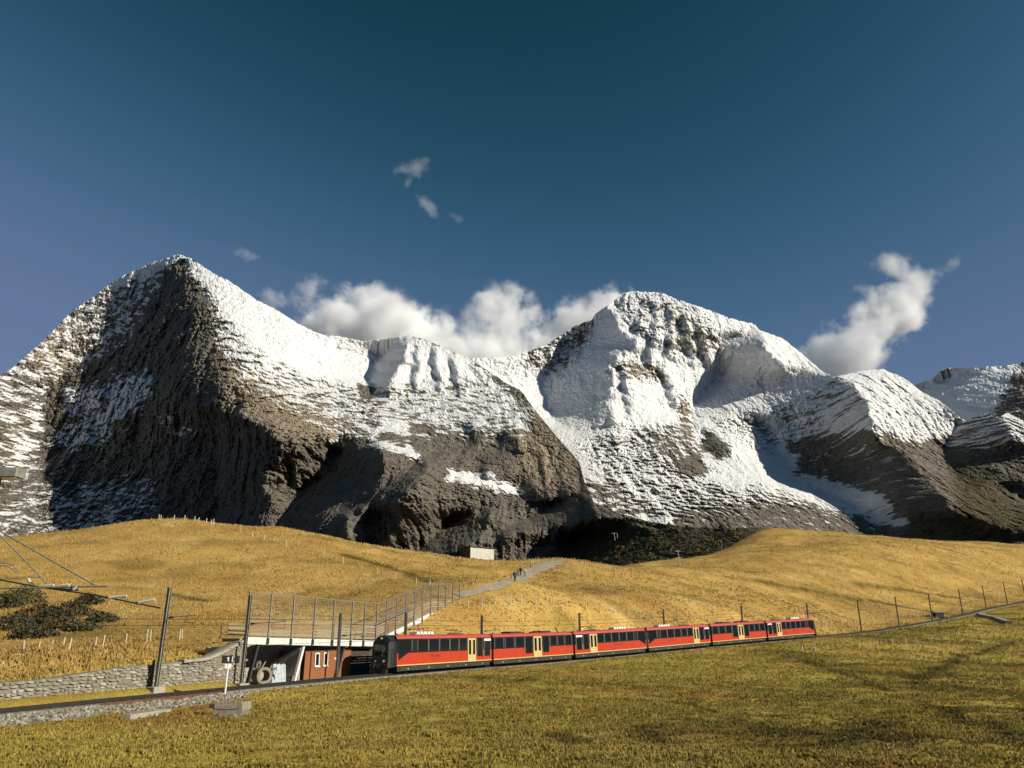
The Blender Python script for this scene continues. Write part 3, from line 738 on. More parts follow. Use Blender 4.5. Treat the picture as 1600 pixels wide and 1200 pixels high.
meadow = grid_mesh('meadow', gx[::-1], gy[::-1], gzz[::-1], meadow_material(), {'turf_colour': np.concatenate([tc, np.ones(tc.shape[:2] + (1,))], -1)[::-1]})
meadow['kind'] = 'structure'
_e1 = np.stack([np.gradient(a, axis=1) for a in (gx, gy, gzz)], -1); _e2 = np.stack([np.gradient(a, axis=0) for a in (gx, gy, gzz)], -1)
_nn = np.cross(_e1, _e2); _nn /= np.linalg.norm(_nn, axis=2)[..., None]; _nn *= np.sign(_nn[..., 2:3])
def ground_normal(x, y):
    j = np.clip(np.rint((x / y - S_[0]) / (S_[1] - S_[0])).astype(int), 0, len(S_) - 1)
    i = np.clip(np.rint((np.log(y) - LY[0]) / (LY[1] - LY[0])).astype(int), 0, len(LY) - 1)
    return _nn[i, j]
# the valley floor under everything, out to the foot of the ranges
vx, vy = np.meshgrid(np.linspace(-9000, 9000, 60), np.linspace(-4000, 9000, 60))
valley = grid_mesh('valley_floor', vx[::-1], vy[::-1], (-90 + 8 * fbm(vx / 900, vy / 900, 3, 5))[::-1], simple('valley_forest', (0.035, 0.04, 0.02), 0.95, scale=0.01))
valley['kind'] = 'structure'

# unseen ranges added behind and beside the camera to block low skylight, low enough to leave the sun clear
az = np.radians(np.linspace(52, 308, 150)); rr = np.linspace(0, 1, 26)
AZ, RR = np.meshgrid(az, rr)
hh = 900 + 260 * fbm(AZ * 4, AZ * 0 + 3, 4, 140)
R_ = 2600 + 2600 * RR
zr = -90 + hh * np.minimum(RR / 0.45, (1 - RR) / 0.55) * (0.82 + 0.3 * ridged(R_ * np.sin(AZ) / 700, R_ * np.cos(AZ) / 700, 4, 145))
o_ = grid_mesh('hills', (R_ * np.sin(AZ)), (R_ * np.cos(AZ)), zr, simple('unseen_hill_forest', (0.045, 0.045, 0.025), 0.95, scale=0.01))
o_['kind'] = 'structure'

# ================================================================ MATERIALS OF THE BUILT THINGS
RED = simple('train_red', (0.44, 0.046, 0.020), 0.42, var=0.10, scale=1.2, spec=0.4)
ROOFRED = simple('roof_red', (0.40, 0.055, 0.040), 0.6, var=0.14, scale=1.5)
CREAM = simple('cream_stripe', (0.62, 0.40, 0.13), 0.5, var=0.08)
YELLOW = simple('door_yellow', (0.58, 0.45, 0.19), 0.45, var=0.08)
SKIRT = simple('skirt_green_grey', (0.030, 0.038, 0.026), 0.6, var=0.3, scale=2.5)
BLACK = simple('black_paint', (0.010, 0.011, 0.012), 0.45, var=0.3)
RUBBER = simple('bellows_rubber', (0.009, 0.009, 0.010), 0.85, var=0.3)
STEEL = simple('galvanised_steel', (0.26, 0.255, 0.225), 0.55, 0.35, var=0.18, scale=6)
MASTST = simple('weathered_mast_steel', (0.23, 0.225, 0.195), 0.7, 0.15, var=0.22, scale=4)
DARKST = simple('dark_steel', (0.035, 0.036, 0.036), 0.6, 0.3, var=0.3, scale=5)
RAILST = simple('rail_steel', (0.055, 0.052, 0.046), 0.45, 0.6, var=0.35, scale=3)
RUST = simple('rusty_steel', (0.15, 0.06, 0.028), 0.85, 0.1, var=0.4, scale=6)
CONC = simple('concrete', (0.34, 0.31, 0.24), 0.9, var=0.24, scale=1.6, bump=0.15)
CONCL = simple('pale_concrete', (0.50, 0.49, 0.42), 0.9, var=0.16, scale=1.3, bump=0.1)
WHITEP = simple('white_panel', (0.62, 0.62, 0.56), 0.75, var=0.14, scale=1.1)
WHITE = simple('white_paint', (0.74, 0.73, 0.66), 0.6, var=0.10)
POSTW = simple('bleached_post_wood', (0.56, 0.51, 0.36), 0.9, var=0.22, scale=9, stretch=(1, 1, 0.2))
PLANKO = simple('larch_board', (0.27, 0.175, 0.085), 0.85, var=0.32, scale=3.5, stretch=(0.25, 1, 5))
PLANKG = simple('greyed_board', (0.30, 0.245, 0.15), 0.9, var=0.3, scale=3.5, stretch=(0.25, 1, 5))
HUTW = simple('stained_hut_board', (0.27, 0.105, 0.036), 0.6, var=0.3, scale=3.0, stretch=(0.3, 1, 6))
HUTD = simple('dark_stained_post', (0.15, 0.035, 0.018), 0.6, var=0.25)
BALLAST = simple('track_ballast', (0.20, 0.17, 0.115), 0.95, var=0.5, scale=11, bump=0.8)
BALLASTD = simple('oily_ballast', (0.10, 0.092, 0.075), 0.95, var=0.5, scale=11, bump=0.8)
SLEEPER = simple('sleeper', (0.07, 0.06, 0.05), 0.9, var=0.3, scale=6)
PATH = simple('trodden_gravel', (0.33, 0.275, 0.185), 0.95, var=0.25, scale=1.4, bump=0.3)
SHEDW = simple('lit_shed_board', (0.54, 0.52, 0.44), 0.9, var=0.28, scale=2.6, stretch=(4, 4, 0.25))
SHEDD = simple('dark_board_and_shade', (0.06, 0.045, 0.032), 0.9, var=0.3, scale=2.6)  # dark wood; also colours in shade at the hut, shed and mast
TARP = simple('pale_blue_sheet', (0.46, 0.50, 0.52), 0.55, var=0.25, scale=3)
HOSE = simple('grey_hose', (0.25, 0.245, 0.21), 0.6, var=0.2)
SIGNW = simple('sign_white', (0.8, 0.8, 0.76), 0.5, var=0.05)
SIGNK = simple('sign_black', (0.018, 0.014, 0.016), 0.5, var=0.2)
LEAF = simple('shrub_leaf', (0.055, 0.048, 0.018), 0.8, var=0.5, scale=1.5)
LEAFR = simple('rusty_shrub_leaf', (0.105, 0.062, 0.022), 0.85, var=0.45, scale=1.5)
LEAFG = simple('green_shrub_leaf', (0.080, 0.078, 0.024), 0.8, var=0.45, scale=1.5)
TWIG = simple('twig', (0.07, 0.05, 0.03), 0.9)
def stone_material(name, col):
    return simple(name, col, 0.92, var=0.28, scale=5, bump=0.35)
STONES = [stone_material('wall_stone_a', (0.26, 0.235, 0.175)), stone_material('wall_stone_b', (0.30, 0.28, 0.22)), stone_material('wall_stone_c', (0.22, 0.19, 0.135)), stone_material('wall_stone_d', (0.37, 0.35, 0.295))]
def glass_material():
    m, nt, b = nodes_of('train_glass')
    b.inputs['Base Color'].default_value = (0.012, 0.015, 0.017, 1); b.inputs['Roughness'].default_value = 0.08
    b.inputs['Specular IOR Level'].default_value = 0.5
    return m
GLASS = glass_material()
LAMPG = simple('lamp_glass', (0.8, 0.8, 0.76), 0.15, var=0.02)

# ================================================================ RAILWAY
def sweep(prof, t0, t1, dt, o=0.0, dz=0.0, mb=None, mi=0):
    """carry a section (offset, height) along the line"""
    mb = mb or MB(); n = len(prof); ts = np.arange(t0, t1 + 0.01, dt); vs = []
    for t in ts:
        M = TM(t, o, dz)
        vs += [M @ Vector((0, p, q)) for p, q in prof]
    fs = []
    for i in range(len(ts) - 1):
        for j in range(n):
            fs.append((i * n + j, i * n + (j + 1) % n, i * n + n + (j + 1) % n, i * n + n + j))
    fs += [tuple(range(n)), tuple((len(ts) - 1) * n + j for j in range(n - 1, -1, -1))]
    return mb._add(vs, fs, mi)
sweep([(-2.3, -0.62), (-1.55, -0.19), (1.55, -0.19), (2.3, -0.62)], -70, 330, 3.0).build('ballast_bed', BALLAST, kind='structure')
rails = thing('railway_track', 'single rack railway track of dark rails climbing from left to right', 'railway track', T(-40, 0))
rails['kind'] = 'structure'; del rails['category']; del rails['label']
inv = Matrix.Translation(-rails.location)
def to_parent(mb, root):
    L = Vector(root.location); mb.v = [tuple(Vector(v) - L) for v in mb.v]; return mb
RP = [(-0.065, -0.16), (-0.065, -0.14), (-0.012, -0.115), (-0.012, -0.04), (-0.036, -0.03), (-0.036, 0), (0.036, 0), (0.036, -0.03), (0.012, -0.04), (0.012, -0.115), (0.065, -0.14), (0.065, -0.16)]
for o in (-0.53, 0.53):
    to_parent(sweep(RP, -66, 326, 4.0, o), rails).build('rail', RAILST, rails)
to_parent(sweep([(-0.03, -0.12), (-0.03, 0.05), (0.03, 0.05), (0.03, -0.12)], -66, 326, 4.0), rails).build('rack_rail', RAILST, rails)
mb = MB()
t = -66.0
while t < 150:
    mb.box(-0.12, 0.12, -0.95, 0.95, -0.30, -0.158, M=TM(t)); t += 0.75
to_parent(mb, rails).build('sleeper', SLEEPER, rails, kind='stuff')
# loose pale gravel beside the line on the left
gs = MB(); NQ = 46
ts = np.linspace(-62, -21, NQ); vs = []
for t in ts:
    wd = 4.2 * sstep(-20.5, -30, t) + 0.35
    wd = float(wd) + 0.3 * math.sin(t * 1.7) + 0.2 * math.sin(t * 4.1)
    for k in range(6):
        p = T(t, -1.9 - wd * k / 5)
        vs.append((p.x, p.y, max(gz(p.x, p.y) + 0.07 - (0.16 if k == 5 else 0), -99)))
gs._add(vs, [(i * 6 + j, i * 6 + j + 1, i * 6 + 7 + j, i * 6 + 6 + j) for i in range(NQ - 1) for j in range(5)])
gs.build('gravel_verge', BALLAST, kind='structure')
for k, (t, o, L, lab) in enumerate([(-33, -2.25, 7.5, 'long rusty spare rail lying on the gravel beside the track at the left edge'), (-27.5, -2.1, 3.2, 'short rusty spare rail lying beside the track below the tall mast')]):
    mb = MB(); p = T(t, o); M = TM(t, o); M.translation = (0, 0, 0)
    mb.prism([(a, b + 0.16) for a, b in RP], -L / 2, L / 2, 'x', 0, M)
    o_ = mb.build('spare_rail', RUST); o_.location = G3(p.x, p.y, 0.10)
    tag(o_, lab, 'rail')

# ---------------------------------------------------------------- overhead line masts
def mast(u, h, o, label, arm=3.4, ah=0.70, sh=0.93, group='overhead line masts along the railway', base=True, t=None):
    t = t_at(u, o) if t is None else t
    p = T(t, o); z = max(gz(p.x, p.y) - 0.05, p.z - 0.7)
    d = tdir(t)
    root = thing('catenary_mast', label, 'mast', (p.x, p.y, z), math.atan2(d.y, d.x), group)
    H = p.z + h - z
    mb = MB()
    mb.box(-0.11, -0.085, -0.13, 0.13, 0, H); mb.box(0.085, 0.11, -0.13, 0.13, 0, H); mb.box(-0.083, 0.083, -0.012, 0.012, 0, H)
    mb.build('pole', MASTST, root)
    if base:
        MB().cbox(-0.55, 0.55, -0.45, 0.45, -0.5, 0.32, 0.05).build('foundation', CONC, root)
    za = ah * H
    a = MB(); a.tube([(0, -0.13, za), (0, -arm, za + 0.12)], 0.035, 6); a.build('arm', STEEL, root)
    a = MB(); a.tube([(0, -0.13, sh * H), (0, -arm * 0.78, za + 0.14)], 0.022, 5); a.build('stay', STEEL, root)
    a = MB()
    for k in range(5): a.tube([(0, -0.45 - 0.07 * k, za - 0.002 + 0.016 * k / 2), (0, -0.48 - 0.07 * k, za + 0.012 + 0.016 * k / 2)], 0.085, 8)
    a.build('insulator', DARKST, root)
    a = MB(); a.tube([(0, -arm * 0.98, za + 0.05), (0, -arm * 0.98, za - 0.45)], 0.02, 5); a.tube([(0, -arm * 0.98, za - 0.45), (0, -arm * 0.62, za - 0.38)], 0.02, 5); a.tube([(0, -arm * 0.7, za + 0.05), (0, -arm * 0.62, za - 0.38)], 0.016, 5)
    a.build('steady_arm', DARKST, root)
    return root
mast(243, 7.75, 3.0, 'tall grey steel mast on a concrete foot before the stone wall')
mast(377, 7.4, 3.1, 'grey steel mast at the left end of the footbridge fence', arm=4.4, ah=0.68)
mast(526, 6.0, 3.4, 'grey mast in front of the footbridge fence, left of the train', arm=3.0, ah=0.66)
mast(631, 6.2, 3.2, 'dark slim mast rising behind the front carriage roof', arm=2.6, ah=0.72)
for u, h, lab in [(752, 6.1, 'mast rising behind the joint of the first and second carriage'), (907, 6.4, 'dark mast rising behind the third carriage roof'),
                  (1040, 6.6, 'mast rising behind the fourth carriage roof'), (1163, 6.8, 'mast rising behind the fifth carriage roof'), (1266, 6.9, 'mast rising just behind the tail of the train'),
                  (1346, 7.1, 'first mast to the right of the train tail'), (1405, 7.1, 'second mast to the right of the train tail'), (1457, 7.1, 'third mast right of the train, above the dark culvert'),
                  (1504, 7.1, 'fourth mast to the right of the train'), (1541, 7.2, 'fifth mast right of the train, above the pale stone channel'), (1574, 7.6, 'last but one mast at the right end of the line'),
                  (1603, 7.6, 'farthest mast on the right edge of the picture')]:
    mast(u, h, 2.7, lab, arm=2.9, base=False)
cw = MB()
cw.tube([T(t, 0.0, 4.75 + 0.05 * math.sin(t)) for t in np.arange(-60, 326, 6)], 0.018, 4)
cw.tube([T(t, 0.0, 5.25) for t in np.arange(-60, 326, 6)], 0.018, 4)
cw_o = cw.build('overhead_wire', DARKST); tag(cw_o, 'thin dark overhead wires running above the railway track', 'wire')
# near left: a lamp head on a thin pole and the arms of a mast that stands just outside the picture
p = P(6, 748, 33.0)
lp = thing('lamp_post', 'flat grey lamp head on a thin pole at the left edge', 'lamp', (p.x - 0.15, p.y, gz(p.x, p.y)))
hgt = p.z - lp.location.z
MB().tube([(0, 0, 0), (0, 0, hgt)], 0.055, 8).build('pole', STEEL, lp)
mb = MB(); mb.cbox(-0.62, 0.86, -0.35, 0.35, hgt + 0.04, hgt + 0.42, 0.05); mb.build('lamp_head', MASTST, lp)
mb = MB(); mb.box(-0.55, 0.78, -0.3, 0.3, hgt - 0.01, hgt + 0.035); mb.build('lamp_glass', LAMPG, lp)
Yn = 33.0
def PN(u, v): return P(u, v, Yn)
m0 = PN(-95, 915)
nm = thing('catenary_mast', 'near overhead line mast whose pale arms reach in from the left edge', 'mast', (m0.x, m0.y, gz(m0.x, m0.y)), 0, 'overhead line masts along the railway')
L0 = Vector(nm.location)
def rel(*q): return [Vector(p) - L0 for p in q]
top = PN(-95, 790)
mb = MB(); mb.box(-0.15, 0.15, -0.13, 0.13, 0, top.z - L0.z + 0.8); mb.build('pole', MASTST, nm)
def nt_tube(name, pts, r, mat=STEEL, n=6):
    mb = MB(); mb.tube(rel(*[PN(*q) for q in pts]), r, n); return mb.build(name, mat, nm)
nt_tube('arm', [(-95, 921), (168, 916)], 0.040)
nt_tube('stay', [(-95, 776), (148, 914)], 0.034)
nt_tube('stay', [(-95, 738), (73, 911)], 0.028)
nt_tube('cable', [(-95, 895), (0, 906), (60, 917), (150, 930), (250, 950)], 0.03, DARKST, 5)
nt_tube('cable', [(-95, 876), (-20, 879), (10, 880), (22, 885), (31, 895)], 0.022)
nt_tube('cable', [(-95, 880), (-20, 882), (8, 884), (20, 889), (28, 897)], 0.022)
nt_tube('bracket', [(-95, 908), (40, 903), (62, 902)], 0.018)
for pts in ([(44, 904), (47, 910)], [(71, 916), (84, 914)], [(97, 915), (108, 914)], [(115, 922), (120, 916)], [(170, 934), (198, 931)], [(216, 942), (242, 937)]):
    nt_tube('insulator', pts, 0.06, CONCL, 6)
for pts in ([(75, 919), (122, 922)], [(98, 922), (101, 916)], [(110, 921), (113, 915)], [(164, 934), (172, 933)], [(212, 942), (218, 941)]):
    nt_tube('clamp', pts, 0.045, DARKST, 6)

# ---------------------------------------------------------------- dry stone retaining wall
WT0, WT1 = -60.0, -17.95
def wall_top(t):
    """height of the wall above the rails"""
    p = T(t, 4.15)
    return gz(*T(t, 4.9).xy) - ztrack(t) + 0.06
wts = np.arange(WT0, WT1 + 0.01, 0.5)
wh = np.array([wall_top(t) for t in wts])
# rises in a curve to the deck at its right end
wh = np.where(wts > -24.6, np.maximum(wh, np.interp(wts, [-24.6, -22.5, -20.5, -18.6, -17], [1.75, 2.1, 2.75, 3.55, 3.6])), np.clip(wh, 1.35, 2.1))
wh = _sm(wh[:, None], 3)[:, 0]
def wtop(t): return float(np.interp(t, wts, wh))
wall = thing('retaining_wall', 'long wall of rough pale stones below the grassy bank, left of the wooden hut', 'stone wall', T(-30, 4.05, -0.5))
mb = MB(); vs = []
for t in wts:
    h = wtop(t)
    for o, z in ((3.98, -0.7), (4.12, h - 0.05), (5.35, h - 0.03), (5.35, -0.7)): vs.append(T(t, o, z))
n = len(wts)
mb._add(vs, [(i * 4 + j, i * 4 + (j + 1) % 4, i * 4 + 4 + (j + 1) % 4, i * 4 + 4 + j) for i in range(n - 1) for j in range(4)] + [(0, 1, 2, 3), ((n - 1) * 4 + 3, (n - 1) * 4 + 2, (n - 1) * 4 + 1, (n - 1) * 4)])
to_parent(mb, wall).build('mortar_core', simple('earth_joint', (0.19, 0.165, 0.115), 0.95, var=0.4, scale=8), wall)
def stone_mesh(k):
    r = random.Random(k); n = r.choice((6, 7, 8)); pts = []
    for i in range(n):
        a = 2 * math.pi * (i + r.uniform(-0.25, 0.25)) / n
        e = 1.0 / max(abs(math.cos(a)), abs(math.sin(a))) ** 0.75
        pts.append((0.5 * e * math.cos(a) * r.uniform(0.84, 1.0), 0.5 * e * math.sin(a) * r.uniform(0.84, 1.0)))
    vs = [(x, 0.5, z) for x, z in pts] + [(x, -0.15, z) for x, z in pts] + [(x * 0.72 + r.uniform(-0.03, 0.03), -0.5 + r.uniform(-0.1, 0.15), z * 0.7) for x, z in pts]
    fs = [tuple(range(2 * n, 3 * n))]
    for q in range(2):
        fs += [(q * n + i, q * n + (i + 1) % n, q * n + n + (i + 1) % n, q * n + n + i) for i in range(n)]
    m = MB(); m._add(vs, fs); return m.mesh('stone', STONES[r.choice((0, 0, 0, 1, 1, 2, 3))])
STM = [stone_mesh(k) for k in range(26)]
slots = []
rr_ = random.Random(5)
z = -0.42
row = 0
t_hi = -18.05
while z < 3.7:
    hrow = rr_.uniform(0.17, 0.26)
    t = WT0 + rr_.uniform(0, 0.4)
    while t < t_hi:
        w = rr_.uniform(0.22, 0.80)
        tc = t + w / 2
        if z + hrow * 0.7 < wtop(tc):
            slots.append((tc, z + hrow / 2 + rr_.uniform(-0.06, 0.06), w, hrow * rr_.uniform(0.72, 1.35)))
        t += w
    z += hrow
def px_size(s): 
    u_, v_ = uv(T(s[0], 4.0))
    return (s[2] * s[3]) * 1e4 / T(s[0], 4.0).y ** 2 * (1 if -30 < u_ < 1600 else 0)
slots.sort(key=px_size, reverse=True)
rest = MB()
for i, (t, z, w, h) in enumerate(slots):
    o = 4.02 + 0.14 * (z + 0.7) / 2.5
    M = TM(t, o, z) @ Matrix.Rotation(rr_.uniform(-0.10, 0.10), 4, 'Y') @ Matrix.Diagonal((w * 0.985, rr_.uniform(0.26, 0.40), h * 0.985, 1))
    me = STM[rr_.randrange(26)]
    if i < 300:
        s_ = bpy.data.objects.new('stone', me); link(s_, wall)
        s_.matrix_basis = Matrix.Translation(-Vector(wall.location)) @ M
    else:
        rest._add([M @ v.co for v in me.vertices], [tuple(f.vertices) for f in me.polygons], STONES.index(me.materials[0]))
if rest.v: to_parent(rest, wall).build('stone', STONES, wall, kind='stuff')
# rendered wing with its rounded coping
mb = MB(); vs = []
cts = np.arange(-24.9, -17.9, 0.35)
for t in cts:
    h = wtop(t)
    for o, z in ((3.80, h - 0.16), (3.80, h + 0.02), (4.0, h + 0.09), (4.6, h + 0.06), (4.6, h - 0.16)): vs.append(T(t, o, z))
mb._add(vs, [(i * 5 + j, i * 5 + (j + 1) % 5, i * 5 + 5 + (j + 1) % 5, i * 5 + 5 + j) for i in range(len(cts) - 1) for j in range(5)] + [(4, 3, 2, 1, 0), tuple((len(cts) - 1) * 5 + j for j in range(5))])
to_parent(mb, wall).build('coping', CONC, wall)
p = T(-27.9, 3.72, 0)  # upright dark bar in place of the shadow cast by the mast
mb = MB(); mb.cbox(-0.11, 0.11, -0.11, 0.11, 0, 2.05, 0.02); b_ = mb.build('mast_shadow_bar', SHEDD); b_.location = G3(p.x, p.y, -0.05); b_.rotation_euler = (0.0, -0.03, 0.4)
tag(b_, 'short black bar standing in for the shadow of the tall mast on the stone wall', 'post')

# ---------------------------------------------------------------- footbridge on the far side of the line
A = P(383, 995, T(t_at(383, 4.3), 4.3).y); tA = t_at(383, 4.0)
def on_line(u, v, o=4.0):
    q = T(t_at(u, o), o); return P(u, v, q.y)
PA = on_line(378, 995); PB = on_line(586, 1001, 4.0)
PC = P(672, 958, 115.0); PD = P(717, 954, 124.0)
FB = thing('footbridge', 'white-beamed footbridge with board parapet and tall wire mesh fence beside the train front', 'footbridge', (PA.x, PA.y, PA.z - 3.4))
def fb(mb, name, mat, label=None, kind=None): return to_parent(mb, FB).build(name, mat, FB, label, kind)
def lerp(a, b, k): return a + (b - a) * k
def side(a, b):
    """unit vector across a run, to its far side"""
    d = (b - a); d.z = 0; d.normalize(); return Vector((-d.y, d.x, 0))
UPV = Vector((0, 0, 1))
def beam(a, b, h, w=0.22, nseg=1, mat=None, name='deck_beam'):
    mb = MB(); n = side(a.copy(), b.copy())
    vs = []
    for p in (a, b):
        for q, z in ((0, 0), (w, 0), (w, -h), (0, -h)): vs.append(p + n * q + UPV * z)
    mb._add(vs, [(0, 1, 2, 3), (7, 6, 5, 4), (0, 4, 5, 1), (1, 5, 6, 2), (2, 6, 7, 3), (3, 7, 4, 0)])
    return fb(mb, name, mat or WHITEP)
def deck(a, b, w=2.4, z=-0.12, th=0.25):
    mb = MB(); n = side(a.copy(), b.copy()); vs = []
    for p in (a, b):
        for q, dz in ((0.225, z), (w, z), (w, z - th), (0.225, z - th)): vs.append(p + n * q + UPV * dz)
    mb._add(vs, [(0, 1, 2, 3), (7, 6, 5, 4), (0, 4, 5, 1), (1, 5, 6, 2), (2, 6, 7, 3), (3, 7, 4, 0)])
    return fb(mb, 'deck_slab', CONC)
us_L = [383, 418, 454, 488, 518, 547, 567, 586]
# panels of the beam between the posts, on three runs
def frac_at(a, b, u):
    ks = np.linspace(-0.1, 1.1, 400); uu = [uv(lerp(a, b, k))[0] for k in ks]
    return float(np.interp(u, uu, ks))
runs = [(PA, PB, us_L, 0.62, 3.95), (PB, PC, [586, 601, 617, 632, 646, 659, 672], 0.62, 3.95), (PC, PD, [672, 684, 695, 706, 717], 0.62, 3.9)]
MESHM = None
def mesh_material():
    m, nt, b = nodes_of('wire_mesh')
    b.inputs['Base Color'].default_value = (0.30, 0.29, 0.24, 1); b.inputs['Roughness'].default_value = 0.6; b.inputs['Metallic'].default_value = 0.3
    return m
MESHM = mesh_material()
for ri, (a, b, us, bh, fh) in enumerate(runs):
    n = side(a.copy(), b.copy())
    deck(a, b)
    ks = [frac_at(a, b, u) for u in us]
    for i in range(len(ks) - 1):
        k0 = ks[i] + 0.004; k1 = ks[i + 1] - 0.004
        p0 = lerp(a, b, k0); p1 = lerp(a, b, k1)
        beam(p0, p1, bh)
    # dark girder behind the beam joints
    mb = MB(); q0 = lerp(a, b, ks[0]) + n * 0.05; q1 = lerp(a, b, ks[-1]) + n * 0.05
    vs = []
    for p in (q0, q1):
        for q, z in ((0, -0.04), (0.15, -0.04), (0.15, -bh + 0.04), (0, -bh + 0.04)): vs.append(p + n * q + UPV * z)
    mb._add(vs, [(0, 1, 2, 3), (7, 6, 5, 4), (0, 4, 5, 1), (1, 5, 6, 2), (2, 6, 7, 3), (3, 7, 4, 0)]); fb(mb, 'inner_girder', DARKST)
    for i, k in enumerate(ks):
        if ri and i == 0: continue
        p = lerp(a, b, k)
        mb = MB(); mb.bar(p - n * 0.07 - UPV * (bh * 0.9), p - n * 0.07 + UPV * fh, 0.13, 0.11, up=n); fb(mb, 'post', STEEL)
        mb = MB(); mb.bar(p - n * 0.10 - UPV * (bh * 0.95), p - n * 0.10 - UPV * 0.05, 0.24, 0.10, up=n); fb(mb, 'post_shoe', DARKST)
    pr0, pr1 = lerp(a, b, ks[0]), lerp(a, b, ks[-1])
    mb = MB(); mb.bar(pr0 + UPV * fh, pr1 + UPV * fh, 0.07, 0.07); fb(mb, 'top_rail', STEEL)
    mb = MB(); mb.bar(pr0 + UPV * 1.72, pr1 + UPV * 1.72, 0.08, 0.08); fb(mb, 'hand_rail', STEEL)
    mb = MB(); mb.bar(pr0 + n * 2.3 + UPV * 1.15, pr1 + n * 2.3 + UPV * 1.15, 0.09, 0.12); fb(mb, 'far_rail', PLANKG)
    # boards of the parapet, bay by bay
    for i in range(len(ks) - 1):
        p0 = lerp(a, b, ks[i] + 0.003); p1 = lerp(a, b, ks[i + 1] - 0.003)
        for j in range(5):
            z = 0.12 + 0.29 * j
            mb = MB(); off = n * (0.04 + random.uniform(-0.012, 0.012))
            mb.bar(p0 + off + UPV * (z + 0.13), p1 + off + UPV * (z + 0.13 + random.uniform(-0.012, 0.012)), 0.05, 0.225)
            fb(mb, 'board', PLANKO if random.random() < 0.45 else PLANKG)
        # back boards
        for j in range(3):
            mb = MB(); off = n * 2.28
            mb.bar(p0 + off + UPV * (0.2 + 0.32 * j), p1 + off + UPV * (0.2 + 0.32 * j), 0.05, 0.2); fb(mb, 'far_board', PLANKG)
    # mesh wires
    mb = MB()
    L = (pr1 - pr0).length
    nv = int(L / 0.32)
    for i in range(nv + 1):
        q = lerp(pr0, pr1, i / nv); mb.bar(q + UPV * 1.74, q + UPV * (fh - 0.03), 0.015, 0.015, up=n)
    for j in range(8):
        z = 1.86 + j * 0.27; mb.bar(pr0 + UPV * z, pr1 + UPV * z, 0.015, 0.015)
    fb(mb, 'wire_mesh', MESHM, kind='stuff')
# legs under the climbing part
for u, v0, v1, Y in [(662, 968, 990, 114.0), (688, 963, 988, 119.0)]:
    p = P(u, v0, Y); q = P(u, v1 + 12, Y)
    mb = MB(); mb.bar(p + Vector((0, 0.6, 0.2)), Vector((p.x, p.y + 0.6, q.z - 1.5)), 0.28, 0.28, up=Vector((0, 1, 0))); fb(mb, 'leg', CONCL)
mb = MB(); mb.bar(P(690, 972, 119), P(700, 967, 121), 0.3, 0.25); fb(mb, 'cross_beam', WHITE)
# piers and back wall under the level part
zt = PA.z - 0.62
def pier(u, o, v0, v1, w, mat, lean=0.0, name='pier'):
    t = t_at(u, o); p = T(t, o)
    topp = T(t, o); topp.z = P(u, v0, p.y).z
    bot = T(t - lean, o, -0.55)
    mb = MB(); d = tdir(t)
    mb.bar(bot, topp, w, w * 1.2, up=Vector((-d.y, d.x, 0))); fb(mb, name, mat)
pier(397, 4.5, 1007, 1060, 0.26, DARKST, 0.9)
pier(470, 4.6, 1008, 1058, 0.24, WHITE, 0.95)
pier(534, 4.6, 1009, 1055, 0.24, DARKST, 0.95)
tb0, tb1 = t_at(372, 4.6), t_at(606, 4.6)
mb = MB(); vs = []
for t in np.linspace(tb0 - 0.3, tb1 + 3, 12):
    h = PA.z - 0.42 - float(ztrack(t_at(383, 4))) - 0.0
    for o, z in ((8.35, -0.7), (8.35, 3.0), (8.7, 3.0), (8.7, -0.7)): vs.append(T(t, o, z))
n = len(vs) // 4
mb._add(vs, [(i * 4 + j, i * 4 + (j + 1) % 4, i * 4 + 4 + (j + 1) % 4, i * 4 + 4 + j) for i in range(n - 1) for j in range(4)] + [(3, 2, 1, 0), tuple((n - 1) * 4 + j for j in range(4))])
fb(mb, 'back_wall', CONC)
mb = MB()       # end wall at the left
for t in (tb0 - 0.55,):
    vs = [T(t + dt, o, z) for dt in (0, 0.3) for o, z in ((4.3, -0.7), (4.3, 2.95), (8.3, 2.95), (8.3, -0.7))]
    mb._add(vs, [(3, 2, 1, 0), (4, 5, 6, 7), (0, 1, 5, 4), (1, 2, 6, 5), (2, 3, 7, 6), (3, 0, 4, 7)])
fb(mb, 'end_wall', CONC)
# sloping concrete wing that closes the storage bay on the right, beside the hut
tw0, tw1 = t_at(424, 7.2), t_at(466, 5.0)
mb = MB()
a0 = T(t_at(466, 4.7), 4.75, -0.6); a1 = T(t_at(466, 4.7) - 0.2, 8.3, -0.6)
vs = [a0, a1, a1 + UPV * 1.9, a0 + UPV * 3.45]
d = tdir(-10) * 0.25
mb._add(vs + [v + d for v in vs], [(3, 2, 1, 0), (4, 5, 6, 7), (0, 1, 5, 4), (1, 2, 6, 5), (2, 3, 7, 6), (3, 0, 4, 7)])
fb(mb, 'wing_wall', CONC)
